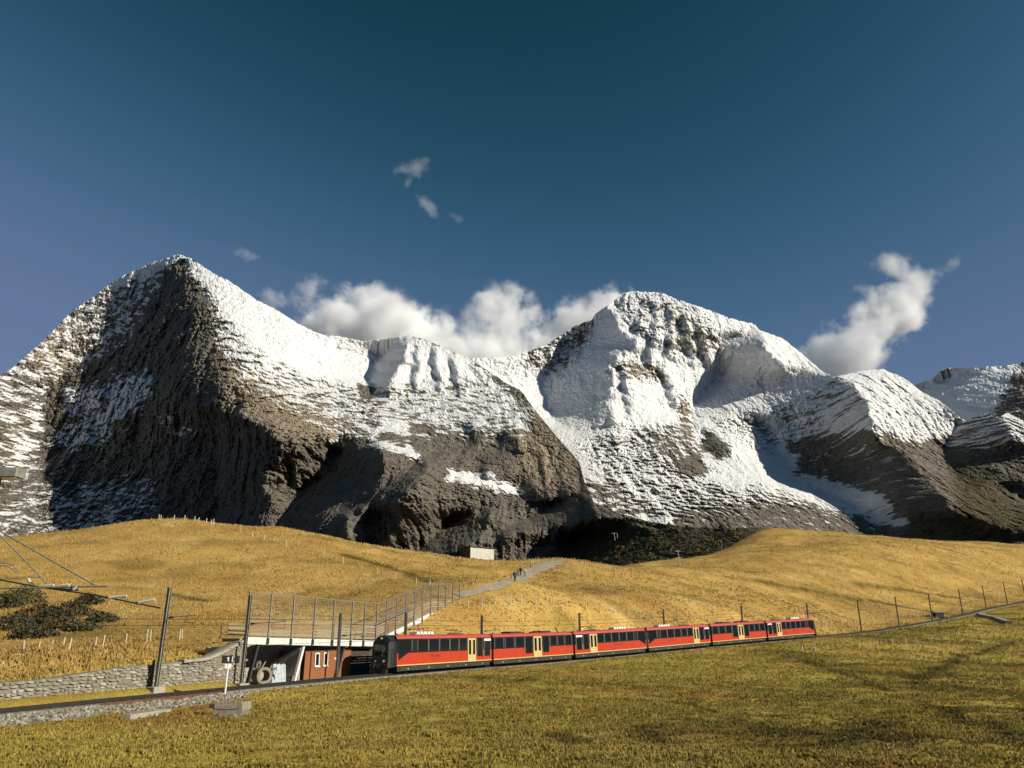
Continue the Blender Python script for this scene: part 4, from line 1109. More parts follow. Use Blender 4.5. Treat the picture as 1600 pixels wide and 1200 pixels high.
# wooden hut under the deck
th0, th1 = t_at(474, 4.9), t_at(546, 4.9)
hut = thing('wooden_hut', 'reddish brown board hut with two narrow white windows under the footbridge', 'hut', T(th0, 4.9, -0.55), 0)
def ht(mb, name, mat, label=None): return to_parent(mb, hut).build(name, mat, hut, label)
HH = 2.86
np_ = 15
for j in range(np_):
    z0 = -0.48 + HH * j / np_
    mb = MB(); a = T(th0, 4.9 + random.uniform(-0.008, 0.008), z0 + HH / np_ / 2); b = T(th1, 4.9, z0 + HH / np_ / 2)
    sl = (float(ztrack(th1)) - float(ztrack(th0)))
    mb.bar(a, b, 0.06, HH / np_ - 0.014); ht(mb, 'plank', HUTW)
mb = MB(); vs = []
for t in (th0, th1):
    for o, z in ((4.935, -0.55), (4.935, 2.33), (8.2, 2.33), (8.2, -0.55)): vs.append(T(t, o, z))
mb._add(vs, [(3, 2, 1, 0), (4, 5, 6, 7), (0, 4, 5, 1), (1, 5, 6, 2), (2, 6, 7, 3), (3, 7, 4, 0)]); ht(mb, 'hut_body', HUTD)
for j in range(12):      # dark boards added as the shade in the bay behind the train front
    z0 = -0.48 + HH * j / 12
    mb = MB(); mb.bar(T(th1 + 0.06, 5.1, z0 + HH / 24), T(t_at(612, 5.1), 5.1, z0 + HH / 24), 0.06, HH / 12 - 0.014); ht(mb, 'shade_plank', SHEDD)
for u in (484,):
    t = t_at(u, 4.8); mb = MB(); mb.bar(T(t, 4.82, -0.45), T(t, 4.82, 2.3), 0.14, 0.08, up=Vector((0, 1, 0))); ht(mb, 'door_post', HUTD)
for u in (494.5, 508):
    t = t_at(u, 4.8); M = TM(t, 4.84)
    fw, z0, z1 = 0.34, 0.87, 2.17
    mb = MB()
    mb.box(-fw, -fw + 0.11, -0.06, 0.03, z0, z1, 0, M); mb.box(fw - 0.11, fw, -0.06, 0.03, z0, z1, 0, M)
    mb.box(-fw + 0.112, fw - 0.112, -0.06, 0.03, z1 - 0.11, z1, 0, M); mb.box(-fw + 0.112, fw - 0.112, -0.06, 0.03, z0, z0 + 0.11, 0, M)
    mb.box(-fw - 0.05, fw + 0.05, -0.12, 0.03, z0 - 0.07, z0 - 0.002, 0, M)
    w_ = ht(mb, 'window', WHITE)
    mb = MB(); mb.box(-fw + 0.11, fw - 0.11, -0.03, 0.0, z0 + 0.11, z1 - 0.11, 0, M); to_parent(mb, hut).build('pane', GLASS, w_)
mb = MB(); mb.box(-0.12, 0.12, -0.05, 0.02, 1.45, 1.62, 0, TM(t_at(523, 4.8), 4.85)); ht(mb, 'lamp', WHITE)
mb = MB(); vs = []
for t in np.linspace(t_at(430, 3), t_at(562, 3), 14):
    for o, z in ((2.6, -0.56), (2.6, -0.40), (4.84, -0.36), (4.84, -0.56)): vs.append(T(t, o, z))
n = len(vs) // 4
mb._add(vs, [(i * 4 + j, i * 4 + (j + 1) % 4, i * 4 + 4 + (j + 1) % 4, i * 4 + 4 + j) for i in range(n - 1) for j in range(4)] + [(3, 2, 1, 0), tuple((n - 1) * 4 + j for j in range(4))])
mb.build('platform_slab', CONC, kind='structure')
# things stored in the open bay
def ring(R, r_in, L, n=20):
    mb = MB(); vs = []
    for x in (0, L):
        for r in (R, r_in):
            for i in range(n): vs.append((x, r * math.cos(2 * math.pi * i / n), r * math.sin(2 * math.pi * i / n)))
    fs = []
    for i in range(n):
        j = (i + 1) % n
        fs += [(i, j, 2 * n + j, 2 * n + i), (n + j, n + i, 3 * n + i, 3 * n + j), (j, i, n + i, n + j), (2 * n + i, 2 * n + j, 3 * n + j, 3 * n + i)]
    return mb._add(vs, fs)
t = t_at(410, 5.0); q = T(t, 5.0, -0.5)
d = tdir(t); yaw = math.atan2(d.y, d.x)
pipe = ring(0.76, 0.50, 1.25).build('pipe_ring', simple('dull_concrete', (0.22, 0.20, 0.155), 0.95, var=0.35, scale=3, bump=0.3))
pipe.location = (q.x - 0.5, q.y + 0.4, q.z + 0.88); pipe.rotation_euler = (0, 0.0, -0.85); tag(pipe, 'big pale concrete pipe ring lying under the left end of the footbridge', 'pipe')
t = t_at(423, 4.8); q = T(t, 4.8, -0.5)
ck = thing('hose_coil', 'coil of grey hose leaning beside the concrete pipe under the footbridge', 'hose', (q.x, q.y, q.z), yaw)
mb = MB()
for k in range(5):
    R = 0.42 + 0.05 * k
    mb.tube([(R * math.cos(a), -0.1 + 0.07 * k, 0.62 + R * math.sin(a)) for a in np.linspace(0, 6.2832, 22)], 0.035, 6)
mb.build('coil', HOSE, ck)
mb = MB(); mb.tube([(0.0, -0.2, 1.1), (0.35, -0.1, 1.5), (0.8, 0.2, 1.6), (1.1, 0.4, 1.2)], 0.05, 6); mb.tube([(-0.2, 0.1, 1.0), (0.1, 0.2, 1.65), (0.5, 0.5, 1.75)], 0.05, 6); mb.build('loose_end', HOSE, ck)
t = t_at(438, 4.9); q = T(t, 4.9, -0.5)
bd = thing('pipe_bundle', 'bundle of pale blue white tubes leaning under the footbridge, left of the hut', 'tubes', (q.x, q.y, q.z), yaw)
for k in range(9):
    mb = MB(); x = -0.75 + 0.19 * k
    mb.tube([(x - 0.55, -0.25 - 0.02 * k, 0.05), (x + 0.28, 0.55, 1.75 + 0.05 * math.sin(k * 2.1))], 0.095, 8); mb.build('tube', TARP, bd)
t = t_at(455, 5.6); q = T(t, 5.6, -0.5)
sl_ = thing('slab_pile', 'low pile of flat concrete slabs against the wall left of the hut', 'slabs', (q.x, q.y, q.z), yaw)
for k in range(4):
    MB().cbox(-0.8 + 0.08 * k, 0.75 - 0.1 * k, -0.5, 0.5, 0.16 * k, 0.16 * k + 0.145, 0.015).build('slab', CONC, sl_)
t = t_at(403, 5.8); q = T(t, 5.8, -0.5)
tm_ = thing('scrap_heap', 'tangle of old posts and cables behind the concrete pipe', 'scrap', (q.x, q.y, q.z), yaw)
for k in range(7):
    mb = MB(); mb.tube([(random.uniform(-0.6, 0.2), random.uniform(-0.3, 0.5), 0.0), (random.uniform(0.0, 1.4), random.uniform(0, 1.0), random.uniform(1.5, 2.2))], 0.05, 6); mb.build('pole_piece', HOSE if k % 2 else CONC, tm_)

# ---------------------------------------------------------------- line side sign
q = ground_at(352, 1083)
t0_ = to_track(np.array([q.x]), np.array([q.y]))
q = T(t_at(352, -2.3), -2.3); q.z = gz(q.x, q.y)
sg = thing('track_sign', 'slim white post with black signal boards beside the track below the stone wall', 'railway sign', q, 0.35)
Hs = P(352, 1030, q.y).z - q.z
sc_ = q.y / F
MB().tube([(0, 0, -0.1), (0.02, 0, Hs - 0.3)], 0.07, 8).build('post', WHITE, sg)
mb = MB(); mb.cbox(-0.50, 0.33, -0.05, 0.05, Hs - 0.30, Hs + 0.28, 0.03); bd_ = mb.build('board', SIGNK, sg)
mb = MB(); mb.box(-0.06, 0.02, -0.058, -0.052, Hs - 0.16, Hs + 0.16); mb.box(-0.12, -0.062, -0.058, -0.052, Hs + 0.03, Hs + 0.12); mb.box(0.24, 0.30, -0.058, -0.052, Hs - 0.2, Hs + 0.2); mb.build('marking', SIGNW, bd_)
mb = MB(); mb.cbox(0.48, 0.80, -0.05, 0.05, Hs - 0.30, Hs + 0.26, 0.03); mb.box(0.33, 0.48, -0.015, 0.015, Hs - 0.05, Hs + 0.02); mb.build('side_board', SIGNK, sg)
mb = MB(); mb.cbox(-0.24, 0.24, -0.04, 0.02, Hs - 0.66, Hs - 0.34, 0.02); pl = mb.build('number_plate', SIGNW, sg)
mb = MB()
for a, b in (((-0.05, 0.09), (0.05, 0.09)), ((0.05, 0.09), (0.05, 0.02)), ((0.05, 0.02), (0.0, -0.02)), ((0.0, -0.02), (0.0, -0.05))):
    mb.bar(Vector((a[0], -0.047, Hs - 0.49 + a[1])), Vector((b[0], -0.047, Hs - 0.49 + b[1])), 0.03, 0.012, up=Vector((0, 1, 0)))
mb.build('digit', SIGNK, pl)
# ---------------------------------------------------------------- concrete blocks in the near grass
def block_at(u0, u1, vt, vb, Y, depth, name, label, mat, top_skew=0.0):
    a = P(u0, vb, Y); b = P(u1, vb, Y); h = P(u0, vt, Y).z - a.z
    g = min(gz(a.x, a.y), gz(b.x, b.y))
    root = thing(name, label, 'concrete block', (a.x, a.y, g - 0.1), 0)
    mb = MB(); L = b.x - a.x
    H_ = a.z + h - g + 0.1
    pts = [(0.05, 0), (L * 0.92, 0), (L, H_ * 0.55), (L * 0.96, H_ * 1.04), (L * 0.5, H_), (0, H_ * 0.93)]
    mb.prism(pts, 0, depth, 'y')
    mb.build('block', mat, root)
    return root, L, H_
r_, L_, H_ = block_at(330, 377, 1098, 1124, 51.5, 1.8, 'concrete_block', 'broken concrete culvert head in the near grass below the sign post', simple('weathered_concrete', (0.25, 0.225, 0.165), 0.95, var=0.45, scale=3.5, bump=0.5))
MB().prism([(L_ * 0.05, H_ * 0.60), (L_ * 0.55, H_ * 0.54), (L_ * 0.9, H_ * 0.62), (L_ * 0.9, H_ * 0.66), (L_ * 0.5, H_ * 0.585), (L_ * 0.05, H_ * 0.65)], -0.012, 0.05, 'y').build('crack', SHEDD, r_)
mb = MB(); mb.box(-0.22, 0.12, -0.06, 0.3, H_ * 0.66, H_ * 0.92); mb.build('pipe_mouth', SHEDD, r_)
mb = MB(); mb.prism([(L_ * 0.25, -0.05), (L_ * 0.95, -0.1), (L_ * 0.8, H_ * 0.32), (L_ * 0.45, H_ * 0.25)], -0.45, 0.02, 'y'); mb.build('rubble', BALLAST, r_)
a = P(196, 1126, 49.0); b = P(262, 1103, 53.0)
root = thing('concrete_kerb', 'long low concrete kerb sunk in the grass at the edge of the gravel', 'kerb', G3(a.x, a.y, -0.25))
mb = MB(); q0 = Vector((0, 0, 0.28)); q1 = b - a; q1.z = gz(b.x, b.y) - gz(a.x, a.y) + 0.30
mb.bar(q0, q1, 0.55, 0.55); mb.build('slab', CONC, root)
mb = MB(); mb.bar(q0 + Vector((0.2, 0.35, 0.28)), q1 + Vector((0.2, 0.35, 0.25)), 0.07, 0.05); mb.build('edge_iron', RUST, root)

# ================================================================ TRAIN: two coupled units of three carriages
JT = [t_at(u, -1.32) for u in (618, 764, 891, 1007, 1110, 1199, 1275)]
CL = (JT[6] - JT[0]) / 6.0
HW = 1.32
SEC = [(-1.24, 0.62), (-HW, 0.78), (-HW, 2.05), (-1.30, 3.28), (-1.16, 3.60), (-0.80, 3.74), (0.80, 3.74), (1.16, 3.60), (1.30, 3.28), (HW, 2.05), (HW, 0.78), (1.24, 0.62)]
GAP = 0.62
def body_mesh(L, cab):
    """shell with red sides, paler red roof edge; the cab end (x=0) tapers a little"""
    mb = MB(); n = len(SEC); xs = [0.0, L]
    vs = [(x, y, z) for x in xs for y, z in SEC]
    for j in range(n):
        mi = 1 if 3 <= j <= 7 else 0
        mb._add([vs[j], vs[(j + 1) % n], vs[n + (j + 1) % n], vs[n + j]], [(0, 1, 2, 3)], mi)
    mb._add(vs[:n], [tuple(range(n - 1, -1, -1))], 2); mb._add(vs[n:], [tuple(range(n))], 2)
    return mb.mesh('carriage', [RED, ROOFRED, BLACK])
def window_mesh(w, h):
    """pane set back in a slim frame; local x along the carriage, -y outward, origin at the lower left corner"""
    mb = MB(); f = 0.055
    mb.box(0, f, -0.035, 0.0, 0, h, 1); mb.box(w - f, w, -0.035, 0.0, 0, h, 1)
    mb.box(f, w - f, -0.035, 0.0, 0, f, 2); mb.box(f, w - f, -0.035, 0.0, h - f, h, 2)
    mb.box(f, w - f, -0.014, 0.0, f, h - f, 0)
    return mb.mesh('window', [GLASS, STEEL, BLACK])
def door_mesh(w, h):
    mb = MB(); f = 0.20
    mb.box(0, f, -0.04, 0, 0, h); mb.box(w - f, w, -0.04, 0, 0, h)
    mb.box(f, w - f, -0.04, 0, 0, h * 0.30); mb.box(f, w - f, -0.04, 0, h * 0.92, h)
    mb.box(f, w - f, -0.02, 0, h * 0.30, h * 0.92, 1)
    mb.box(w - 0.015, w - 0.001, -0.045, -0.04, 0.02, h - 0.02, 2)
    return mb.mesh('door', [YELLOW, GLASS, BLACK])
def cab_window_mesh(w, h, cut):
    mb = MB()
    mb.prism([(0, 0), (cut, 0.0 + h * 0.36), (w, h * 0.36), (w, h), (0, h)], -0.03, 0.0, 'y', 0)
    mb.prism([(0.08, 0.16), (cut, h * 0.36 + 0.08), (w - 0.9, h * 0.36 + 0.08), (w - 0.9, h - 0.1), (0.08, h - 0.1)], -0.036, -0.031, 'y', 1)
    mb.box(w - 0.82, w - 0.76, -0.05, -0.031, h * 0.4, h - 0.1, 2)
    return mb.mesh('cab_window', [BLACK, GLASS, STEEL])
def nose_mesh():
    """black driving end: rounded front with windscreens, from the carriage end outward along -x"""
    mb = MB()
    secs = [(0.0, 1.0, 0.62, 3.72), (-0.45, 0.97, 0.58, 3.66), (-0.85, 0.90, 0.55, 3.50), (-1.05, 0.80, 0.55, 3.2)]
    vs = []
    m = 10
    for x, k, z0, z1 in secs:
        for (y, z) in [(-HW * k, z0), (-HW * k, 1.2), (-HW * k, 2.4), (-HW * 0.95 * k, 3.1 if z1 > 3.3 else 2.95), (-0.75 * k, z1), (0.75 * k, z1), (HW * 0.95 * k, 3.1 if z1 > 3.3 else 2.95), (HW * k, 2.4), (HW * k, 1.2), (HW * k, z0)]:
            vs.append((x - 0.10 * max(0, 2.2 - z) * (-x / 1.05), y, z))
    fs = []
    for i in range(len(secs) - 1):
        for j in range(m): fs.append((i * m + j, i * m + (j + 1) % m, i * m + m + (j + 1) % m, i * m + m + j))
    fs += [tuple(range(m)), tuple((len(secs) - 1) * m + j for j in range(m - 1, -1, -1))]
    mb._add(vs, fs)
    return mb.mesh('nose', [BLACK])
M_WIN = {}
def win(w, h):
    k = (round(w, 2), round(h, 2))
    if k not in M_WIN: M_WIN[k] = window_mesh(*k)
    return M_WIN[k]
M_BODY = body_mesh(CL - GAP, True)
M_DOOR = door_mesh(0.92, 2.62)
M_CAB = cab_window_mesh(2.95, 2.1, 1.75)
M_CABR = M_CAB.copy()
for v in M_CABR.vertices: v.co.x = 2.95 - v.co.x
M_CABR.flip_normals()
M_NOSE = nose_mesh()
Lc = CL - GAP
def strip(name, y0, y1, z0, z1, mat, x0=0.0, x1=None):
    x1 = Lc if x1 is None else x1
    mb = MB(); mb.box(x0, x1, y0, y1, z0, z1); return mb.mesh(name, mat)
M_BAND = strip('window_band', -0.012, 0, 0, 1.40, BLACK)
M_STRIPE = strip('stripe', -HW - 0.012, HW + 0.012, 0.665, 0.777, CREAM)
mb = MB()
mb.box(0.25, Lc - 0.25, -1.20, 1.20, 0.16, 0.663)
for k in range(6):
    x = 1.2 + k * (Lc - 2.4) / 5
    mb.box(x - 0.5, x + 0.5, -1.225, -1.201, 0.24, 0.58, 0)
for k in range(5):
    x = 2.0 + k * (Lc - 4) / 4
    mb.box(x, x + 0.12, -1.24, -1.226, 0.30, 0.40, 1)
M_SKIRT = mb.mesh('skirt', [SKIRT, SIGNW])
mb = MB()
for k in range(5): mb.cbox(-1.55 + 0.66 * k, -1.55 + 0.66 * k + 0.52, -0.55, 0.55, 0, 0.27, 0.04)
mb.box(-1.7, 1.75, -0.45, 0.45, -0.06, 0.0)
M_GRID = mb.mesh('roof_resistor', [WHITE])
mb = MB(); mb.cbox(-1.2, 1.2, -0.8, 0.8, 0, 0.24, 0.06); mb.cbox(1.5, 2.4, -0.5, 0.5, 0, 0.16, 0.04)
M_ROOFBOX = mb.mesh('roof_box', [DARKST])
mb = MB()
for s in (-1, 1):
    mb.tube([(-0.9, 0.45 * s, 0.1), (0.9, 0.35 * s, 0.30), (-0.7, 0.3 * s, 0.46)], 0.03, 5)
mb.tube([(-0.7, -0.75, 0.48), (-0.7, 0.75, 0.48)], 0.035, 5); mb.box(-1.0, 1.0, -0.5, 0.5, 0, 0.09)
M_PANT = mb.mesh('pantograph', [DARKST])
mb = MB(); mb.cbox(0, GAP + 0.3, -1.12, 1.12, 0.45, 3.55, 0.03)
for k in range(4): mb.box(0.06 + k * 0.16, 0.12 + k * 0.16, -1.18, 1.18, 0.5, 3.6)
M_BELL = mb.mesh('bellows', [RUBBER])
mb = MB(); mb.tube([(0, -0.06, 0), (0, 0.06, 0)], 0.38, 16); M_WHEEL = mb.mesh('wheel', [DARKST])
mb = MB(); mb.box(-1.6, 1.6, -0.98, -0.86, 0.28, 0.52); mb.box(-1.6, 1.6, 0.86, 0.98, 0.28, 0.52); mb.box(-0.3, 0.3, -0.85, 0.85, 0.3, 0.5)
M_BOGIE = mb.mesh('bogie', [BLACK])
mb = MB(); mb.cbox(0, 1.05, -0.03, 0, 0, 0.26, 0.012); M_DEST = mb.mesh('destination_display', [SIGNW])
mb = MB(); mb.box(0.16, 0.90, -0.034, -0.031, 0.10, 0.145); M_DESTL = mb.mesh('display_line', [SIGNK])
def add_side(car, layout, mirror=False):
    """windows, doors and band on both sides of a carriage; layout in fractions from the cab end"""
    for sd in (-1, 1):
        yb = sd * (HW)
        rot = (0, 0, 0) if sd < 0 else (0, 0, math.pi)
        def put(me, name, x, w, z, dy=0.0):
            """x: left edge in carriage direction"""
            if sd < 0: return inst(me, name, car, (x, yb - dy, z), rot)
            return inst(me, name, car, (x + w, yb + dy, z), rot)
        b_ = put(M_BAND, 'window_band', 0, Lc, 1.93); 
        for kind, f0, f1 in layout:
            x0, x1 = f0 * Lc, f1 * Lc
            if mirror: x0, x1 = Lc - x1, Lc - x0
            w = x1 - x0
            if kind == 'win': put(win(w, 1.22), 'window', x0, w, 2.02, 0.012)
            elif kind == 'tall': put(win(w, 2.02), 'window', x0, w, 1.22, 0.012)
            elif kind == 'door':
                for q in range(2):
                    d_ = put(M_DOOR, 'door', x0 + q * (w / 2 - 0.0), w / 2, 0.66, 0.013)
                    d_.scale = (w / 2 / 0.92, 1, 1)
            elif kind == 'cab':
                leftcab = (x0 < Lc / 2)
                me = M_CAB if (leftcab == (sd < 0)) else M_CABR
                c_ = put(me, 'cab_window', x0, w, 1.24, 0.012); c_.scale = (w / 2.95, 1, 1)
            elif kind == 'dest':
                dd = put(M_DEST, 'destination_display', x0, w, 2.94, 0.05)
                dd.scale = (w / 1.05, 1, 1)
                dd2 = put(M_DESTL, 'display_line', x0, w, 2.94, 0.05); dd2.scale = (w / 1.05, 1, 1)
END = [('cab', 0.012, 0.175), ('win', 0.185, 0.29), ('win', 0.295, 0.40), ('win', 0.405, 0.51), ('win', 0.515, 0.61), ('win', 0.615, 0.705), ('door', 0.712, 0.808), ('tall', 0.818, 0.892), ('tall', 0.908, 0.982), ('dest', 0.905, 0.985)]
MID = [('win', 0.012, 0.115), ('win', 0.13, 0.235), ('win', 0.25, 0.355), ('tall', 0.365, 0.46), ('door', 0.468, 0.572), ('tall', 0.582, 0.672), ('win', 0.685, 0.775), ('win', 0.785, 0.875), ('win', 0.885, 0.985)]
def lettering(text, size, mat, name, parent, loc, rot):
    cu = bpy.data.curves.new(name, 'FONT'); cu.body = text; cu.size = size; cu.extrude = 0.001; cu.resolution_u = 2
    tmp = bpy.data.objects.new(name, cu); COL.objects.link(tmp)
    dg = bpy.context.evaluated_depsgraph_get()
    me = bpy.data.meshes.new_from_object(tmp.evaluated_get(dg))
    bpy.data.objects.remove(tmp); me.materials.clear(); me.materials.append(mat)
    o = bpy.data.objects.new(name, me); o.location = loc; o.rotation_euler = rot
    return link(o, parent)
LETTER = simple('dark_red_lettering', (0.16, 0.022, 0.016), 0.6, var=0.05)
def carriage(train, i, label, kind):
    """kind: 'lead' cab at the left, 'mid', 'tail' cab at the right; every carriage sits on its own stretch of the curved line"""
    t0 = JT[0] + CL * i + GAP / 2; t1 = t0 + Lc
    a = T(t0 + 0.12 * Lc); b = T(t1 - 0.12 * Lc)
    x = (b - a).normalized(); y = UPV.cross(x).normalized(); z = x.cross(y)
    M = Matrix((x, y, z)).transposed().to_4x4(); M.translation = a - x * 0.12 * Lc
    car = bpy.data.objects.new('carriage', M_BODY); link(car, train); car['label'] = label
    car.matrix_basis = Matrix.Translation(-Vector(train.location)) @ M
    add_side(car, MID if kind == 'mid' else END, kind == 'tail')
    inst(M_STRIPE, 'stripe', car); inst(M_SKIRT, 'skirt', car)
    if kind != 'mid':
        x0 = Lc * 0.32 if kind == 'lead' else Lc * 0.68
        inst(M_GRID, 'roof_resistor', car, (x0, 0, 3.79))
        inst(M_PANT, 'pantograph', car, (Lc * 0.68 if kind == 'lead' else Lc * 0.3, 0, 3.75), (0, 0, 0 if kind == 'lead' else math.pi))
    else:
        inst(M_ROOFBOX, 'roof_box', car, (Lc * 0.30, 0, 3.72)); inst(M_ROOFBOX, 'roof_box', car, (Lc * 0.68, 0, 3.72), (0, 0, math.pi))
    for xx in ((Lc - 0.9, 0.9)):
        mb_ = inst(M_AERIAL, 'roof_bump', car, (xx, -0.7, 3.72))
    if kind != 'tail': inst(M_BELL, 'bellows', car, (Lc - 0.15, 0, 0))
    for xx in (0.16 * Lc, 0.84 * Lc):
        inst(M_BOGIE, 'bogie', car, (xx, 0, 0))
        for dx in (-1.0, 1.0):
            for yy in (-0.62, 0.62): inst(M_WHEEL, 'wheel', car, (xx + dx, yy, 0.38))
    if kind == 'lead' or kind == 'tail':
        s = 0 if kind == 'lead' else 1
        rot = (0, 0, math.pi * s); px_ = 0.0 if s == 0 else Lc
        k = 1 if s == 0 else -1
        inst(M_NOSE, 'nose', car, (px_ - 0.002 * k, 0, 0), rot)
        for me, nm in NOSE_PARTS: inst(me, nm, car, (px_, 0, 0), rot)
    return car
mb = MB(); mb.cbox(-0.22, 0.22, -0.16, 0.16, 0, 0.15, 0.03); M_AERIAL = mb.mesh('roof_bump', [STEEL])
NOSE_PARTS = []
def npart(mb, name, mats): NOSE_PARTS.append((mb.mesh(name, mats), name))
for ys in ((-0.98, -0.04), (0.04, 0.98)):
    mb = MB(); mb._add([(-1.16, ys[0], 1.75), (-1.16, ys[1], 1.75), (-1.075, ys[1] * 0.98, 2.9), (-1.075, ys[0] * 0.98, 2.9), (-1.10, ys[0], 1.75), (-1.10, ys[1], 1.75), (-1.03, ys[1] * 0.98, 2.9), (-1.03, ys[0] * 0.98, 2.9)],
                     [(0, 1, 2, 3), (7, 6, 5, 4), (0, 4, 5, 1), (1, 5, 6, 2), (2, 6, 7, 3), (3, 7, 4, 0)]); npart(mb, 'windscreen', [GLASS])
    mb = MB(); yc = sum(ys) / 2; mb.tube([(-1.2, yc, 1.2), (-1.26, yc, 1.2)], 0.12, 12); npart(mb, 'headlight', [LAMPG])
    mb = MB(); mb.tube([(-1.19, yc + 0.25, 1.74), (-1.14, yc - 0.1, 2.5)], 0.014, 4); mb.tube([(-1.2, yc + 0.25, 1.7), (-1.2, yc - 0.2, 1.72)], 0.014, 4); npart(mb, 'wiper', [STEEL])
    mb = MB(); mb.tube([(-1.23, yc * 1.3, 0.8), (-1.42, yc * 1.3, 0.8)], 0.09, 8); mb.tube([(-1.42, yc * 1.3, 0.8), (-1.46, yc * 1.3, 0.8)], 0.2, 12); npart(mb, 'buffer', [DARKST])
mb = MB(); mb.tube([(-0.95, 0, 3.42), (-1.02, 0, 3.42)], 0.11, 12); npart(mb, 'headlight', [LAMPG])
mb = MB(); mb.cbox(-1.34, -1.02, -1.15, 1.15, 0.62, 0.9, 0.03); npart(mb, 'buffer_beam', [simple('buffer_beam_red', (0.10, 0.018, 0.012), 0.6)])
mb = MB(); mb.bar((-1.45, -1.05, 0.42), (-1.25, 1.05, 0.42), 0.1, 0.12); mb.prism([(-1.5, 0.12), (-1.15, 0.12), (-1.15, 0.5)], -1.05, 1.05, 'y'); npart(mb, 'rail_guard', [DARKST])
mb = MB(); mb.box(-1.6, -1.2, -0.12, 0.12, 0.55, 0.72); mb.tube([(-1.3, -0.5, 0.95), (-1.45, -0.52, 0.6), (-1.35, -0.5, 0.35)], 0.035, 6); mb.tube([(-1.3, 0.5, 0.95), (-1.45, 0.52, 0.6), (-1.35, 0.5, 0.35)], 0.035, 6); npart(mb, 'coupler', [DARKST])
mb = MB(); mb.box(-1.135, -1.11, -0.75, 0.75, 2.93, 3.12); npart(mb, 'front_display', [SIGNK])
TL = [('lead', 'red end carriage with black driving front at the left'), ('mid', 'red middle carriage with its yellow door at the centre'), ('tail', 'red end carriage with its cab at the right end')]
for unit, lab in ((0, 'leading three-carriage red mountain train, black front beside the wooden hut'), (1, 'trailing three-carriage red mountain train, coupled behind and farther up the slope')):
    tr = thing('train', lab, 'train', T(JT[0] + CL * 3 * unit), 0, 'coupled red train units')
    for i, (kind, cl_) in enumerate(TL):
        car = carriage(tr, unit * 3 + i, cl_, kind)
        if kind != 'mid':
            xx = Lc * 0.30 if kind == 'lead' else Lc * 0.52
            lettering('Jungfraubahn', 0.42, LETTER, 'lettering', car, (xx, -HW - 0.004, 1.42), (math.pi / 2, 0, 0))
        for k in range(2): pass

# ================================================================ PATH, FENCES, SHED, WALKERS, POLES
def drape(name, centre, width, mat, lift=0.06, n=70):
    """a strip of ground laid along a line of (u, v) looked-at points"""
    pts = [ground_at(u, v) for u, v in centre]
    cl = np.concatenate([[0], np.cumsum([(pts[i + 1] - pts[i]).length for i in range(len(pts) - 1)])])
    ss = np.linspace(0, cl[-1], n); X = np.interp(ss, cl, [p.x for p in pts]); Y = np.interp(ss, cl, [p.y for p in pts])
    tx = np.gradient(X); ty = np.gradient(Y); L = np.hypot(tx, ty); nx, ny = -ty / L, tx / L
    wd = np.interp(np.linspace(0, 1, n), np.linspace(0, 1, len(width)), width) * (1 + 0.15 * np.sin(ss * 0.9))
    k = np.linspace(-0.5, 0.5, 9)
    PX = X[:, None] + nx[:, None] * wd[:, None] * k; PY = Y[:, None] + ny[:, None] * wd[:, None] * k
    PZ = ground(PX, PY) + lift
    o = grid_mesh(name, PX, PY, PZ, mat); o['kind'] = 'structure'
    return o
drape('path', [(716, 932), (740, 926), (760, 921), (790, 912), (812, 903), (832, 893), (850, 885), (868, 877)], [2.0, 2.2, 2.6, 3.6, 4.6, 6.0], PATH, 0.10)
M_POST = {}
def post_mesh(h, w=0.11):
    k = (round(h, 1), round(w, 2))
    if k not in M_POST:
        mb = MB(); mb.cbox(-k[1] / 2, k[1] / 2, -k[1] / 2, k[1] / 2, -0.25, k[0], 0.015); M_POST[k] = mb.mesh('post', POSTW)
    return M_POST[k]
def fence(label, pts, hpx, wire=True, w=0.11, mat=None):
    """posts standing where the picture rays meet the ground; pts = foot (u, v) of every post"""
    feet = []
    for i, (u, v) in enumerate(pts):
        q = ground_at(u, v)
        feet.append(q)
    root = thing('wire_fence', label, 'fence', feet[0])
    L0 = Vector(feet[0])
    for i, q in enumerate(feet):
        h = (hpx[i] if isinstance(hpx, list) else hpx) * 0.9 * q.y / F
        h = min(max(h, 0.7), 1.9)
        o = inst(post_mesh(h, w), 'post', root, q - L0, (random.uniform(-0.06, 0.06), random.uniform(-0.07, 0.07), random.uniform(0, 1.5)))
    if wire:
        mb = MB()
        for hh in (0.45, 0.95):
            for a, b in zip(feet[:-1], feet[1:]):
                if (a - b).length < 60: mb.tube([a - L0 + Vector((0, 0, hh)), b - L0 + Vector((0, 0, hh))], 0.006, 3)
        if mb.v: mb.build('wire', DARKST, root)
    return root
fence('row of pale stakes along the skyline of the left grassy hill', [(236, 811), (248, 812), (251, 813), (272, 813), (288, 813), (304, 815), (310, 817), (322, 818), (330, 820), (333, 819)], 9, w=0.16)
fence('wire fence of pale stakes running down the right side of the left hill', [(376, 833), (394, 838), (412, 845), (429, 846), (447, 854), (466, 853), (506, 868), (536, 880), (565, 888), (590, 896), (618, 906), (650, 911), (672, 915)], [10, 9, 10, 8, 10, 9, 12, 10, 10, 10, 11, 9, 9], w=0.13)
fence('row of pale stakes in the tall grass above the stone wall', [(36, 1021), (60, 1016), (81, 1013), (98, 1013), (108, 1015), (148, 1013), (160, 1012), (196, 1008), (229, 1006), (234, 1006), (280, 1000), (284, 998)], [20, 8, 10, 17, 18, 17, 20, 18, 22, 20, 16, 14], w=0.10)
fence('row of pale stakes on the bank behind the first train unit', [(732, 952), (753, 949), (774, 946), (798, 946), (815, 945), (837, 946), (865, 947), (886, 949), (916, 954), (937, 958), (960, 960), (982, 964), (1000, 966)], 14, w=0.13)
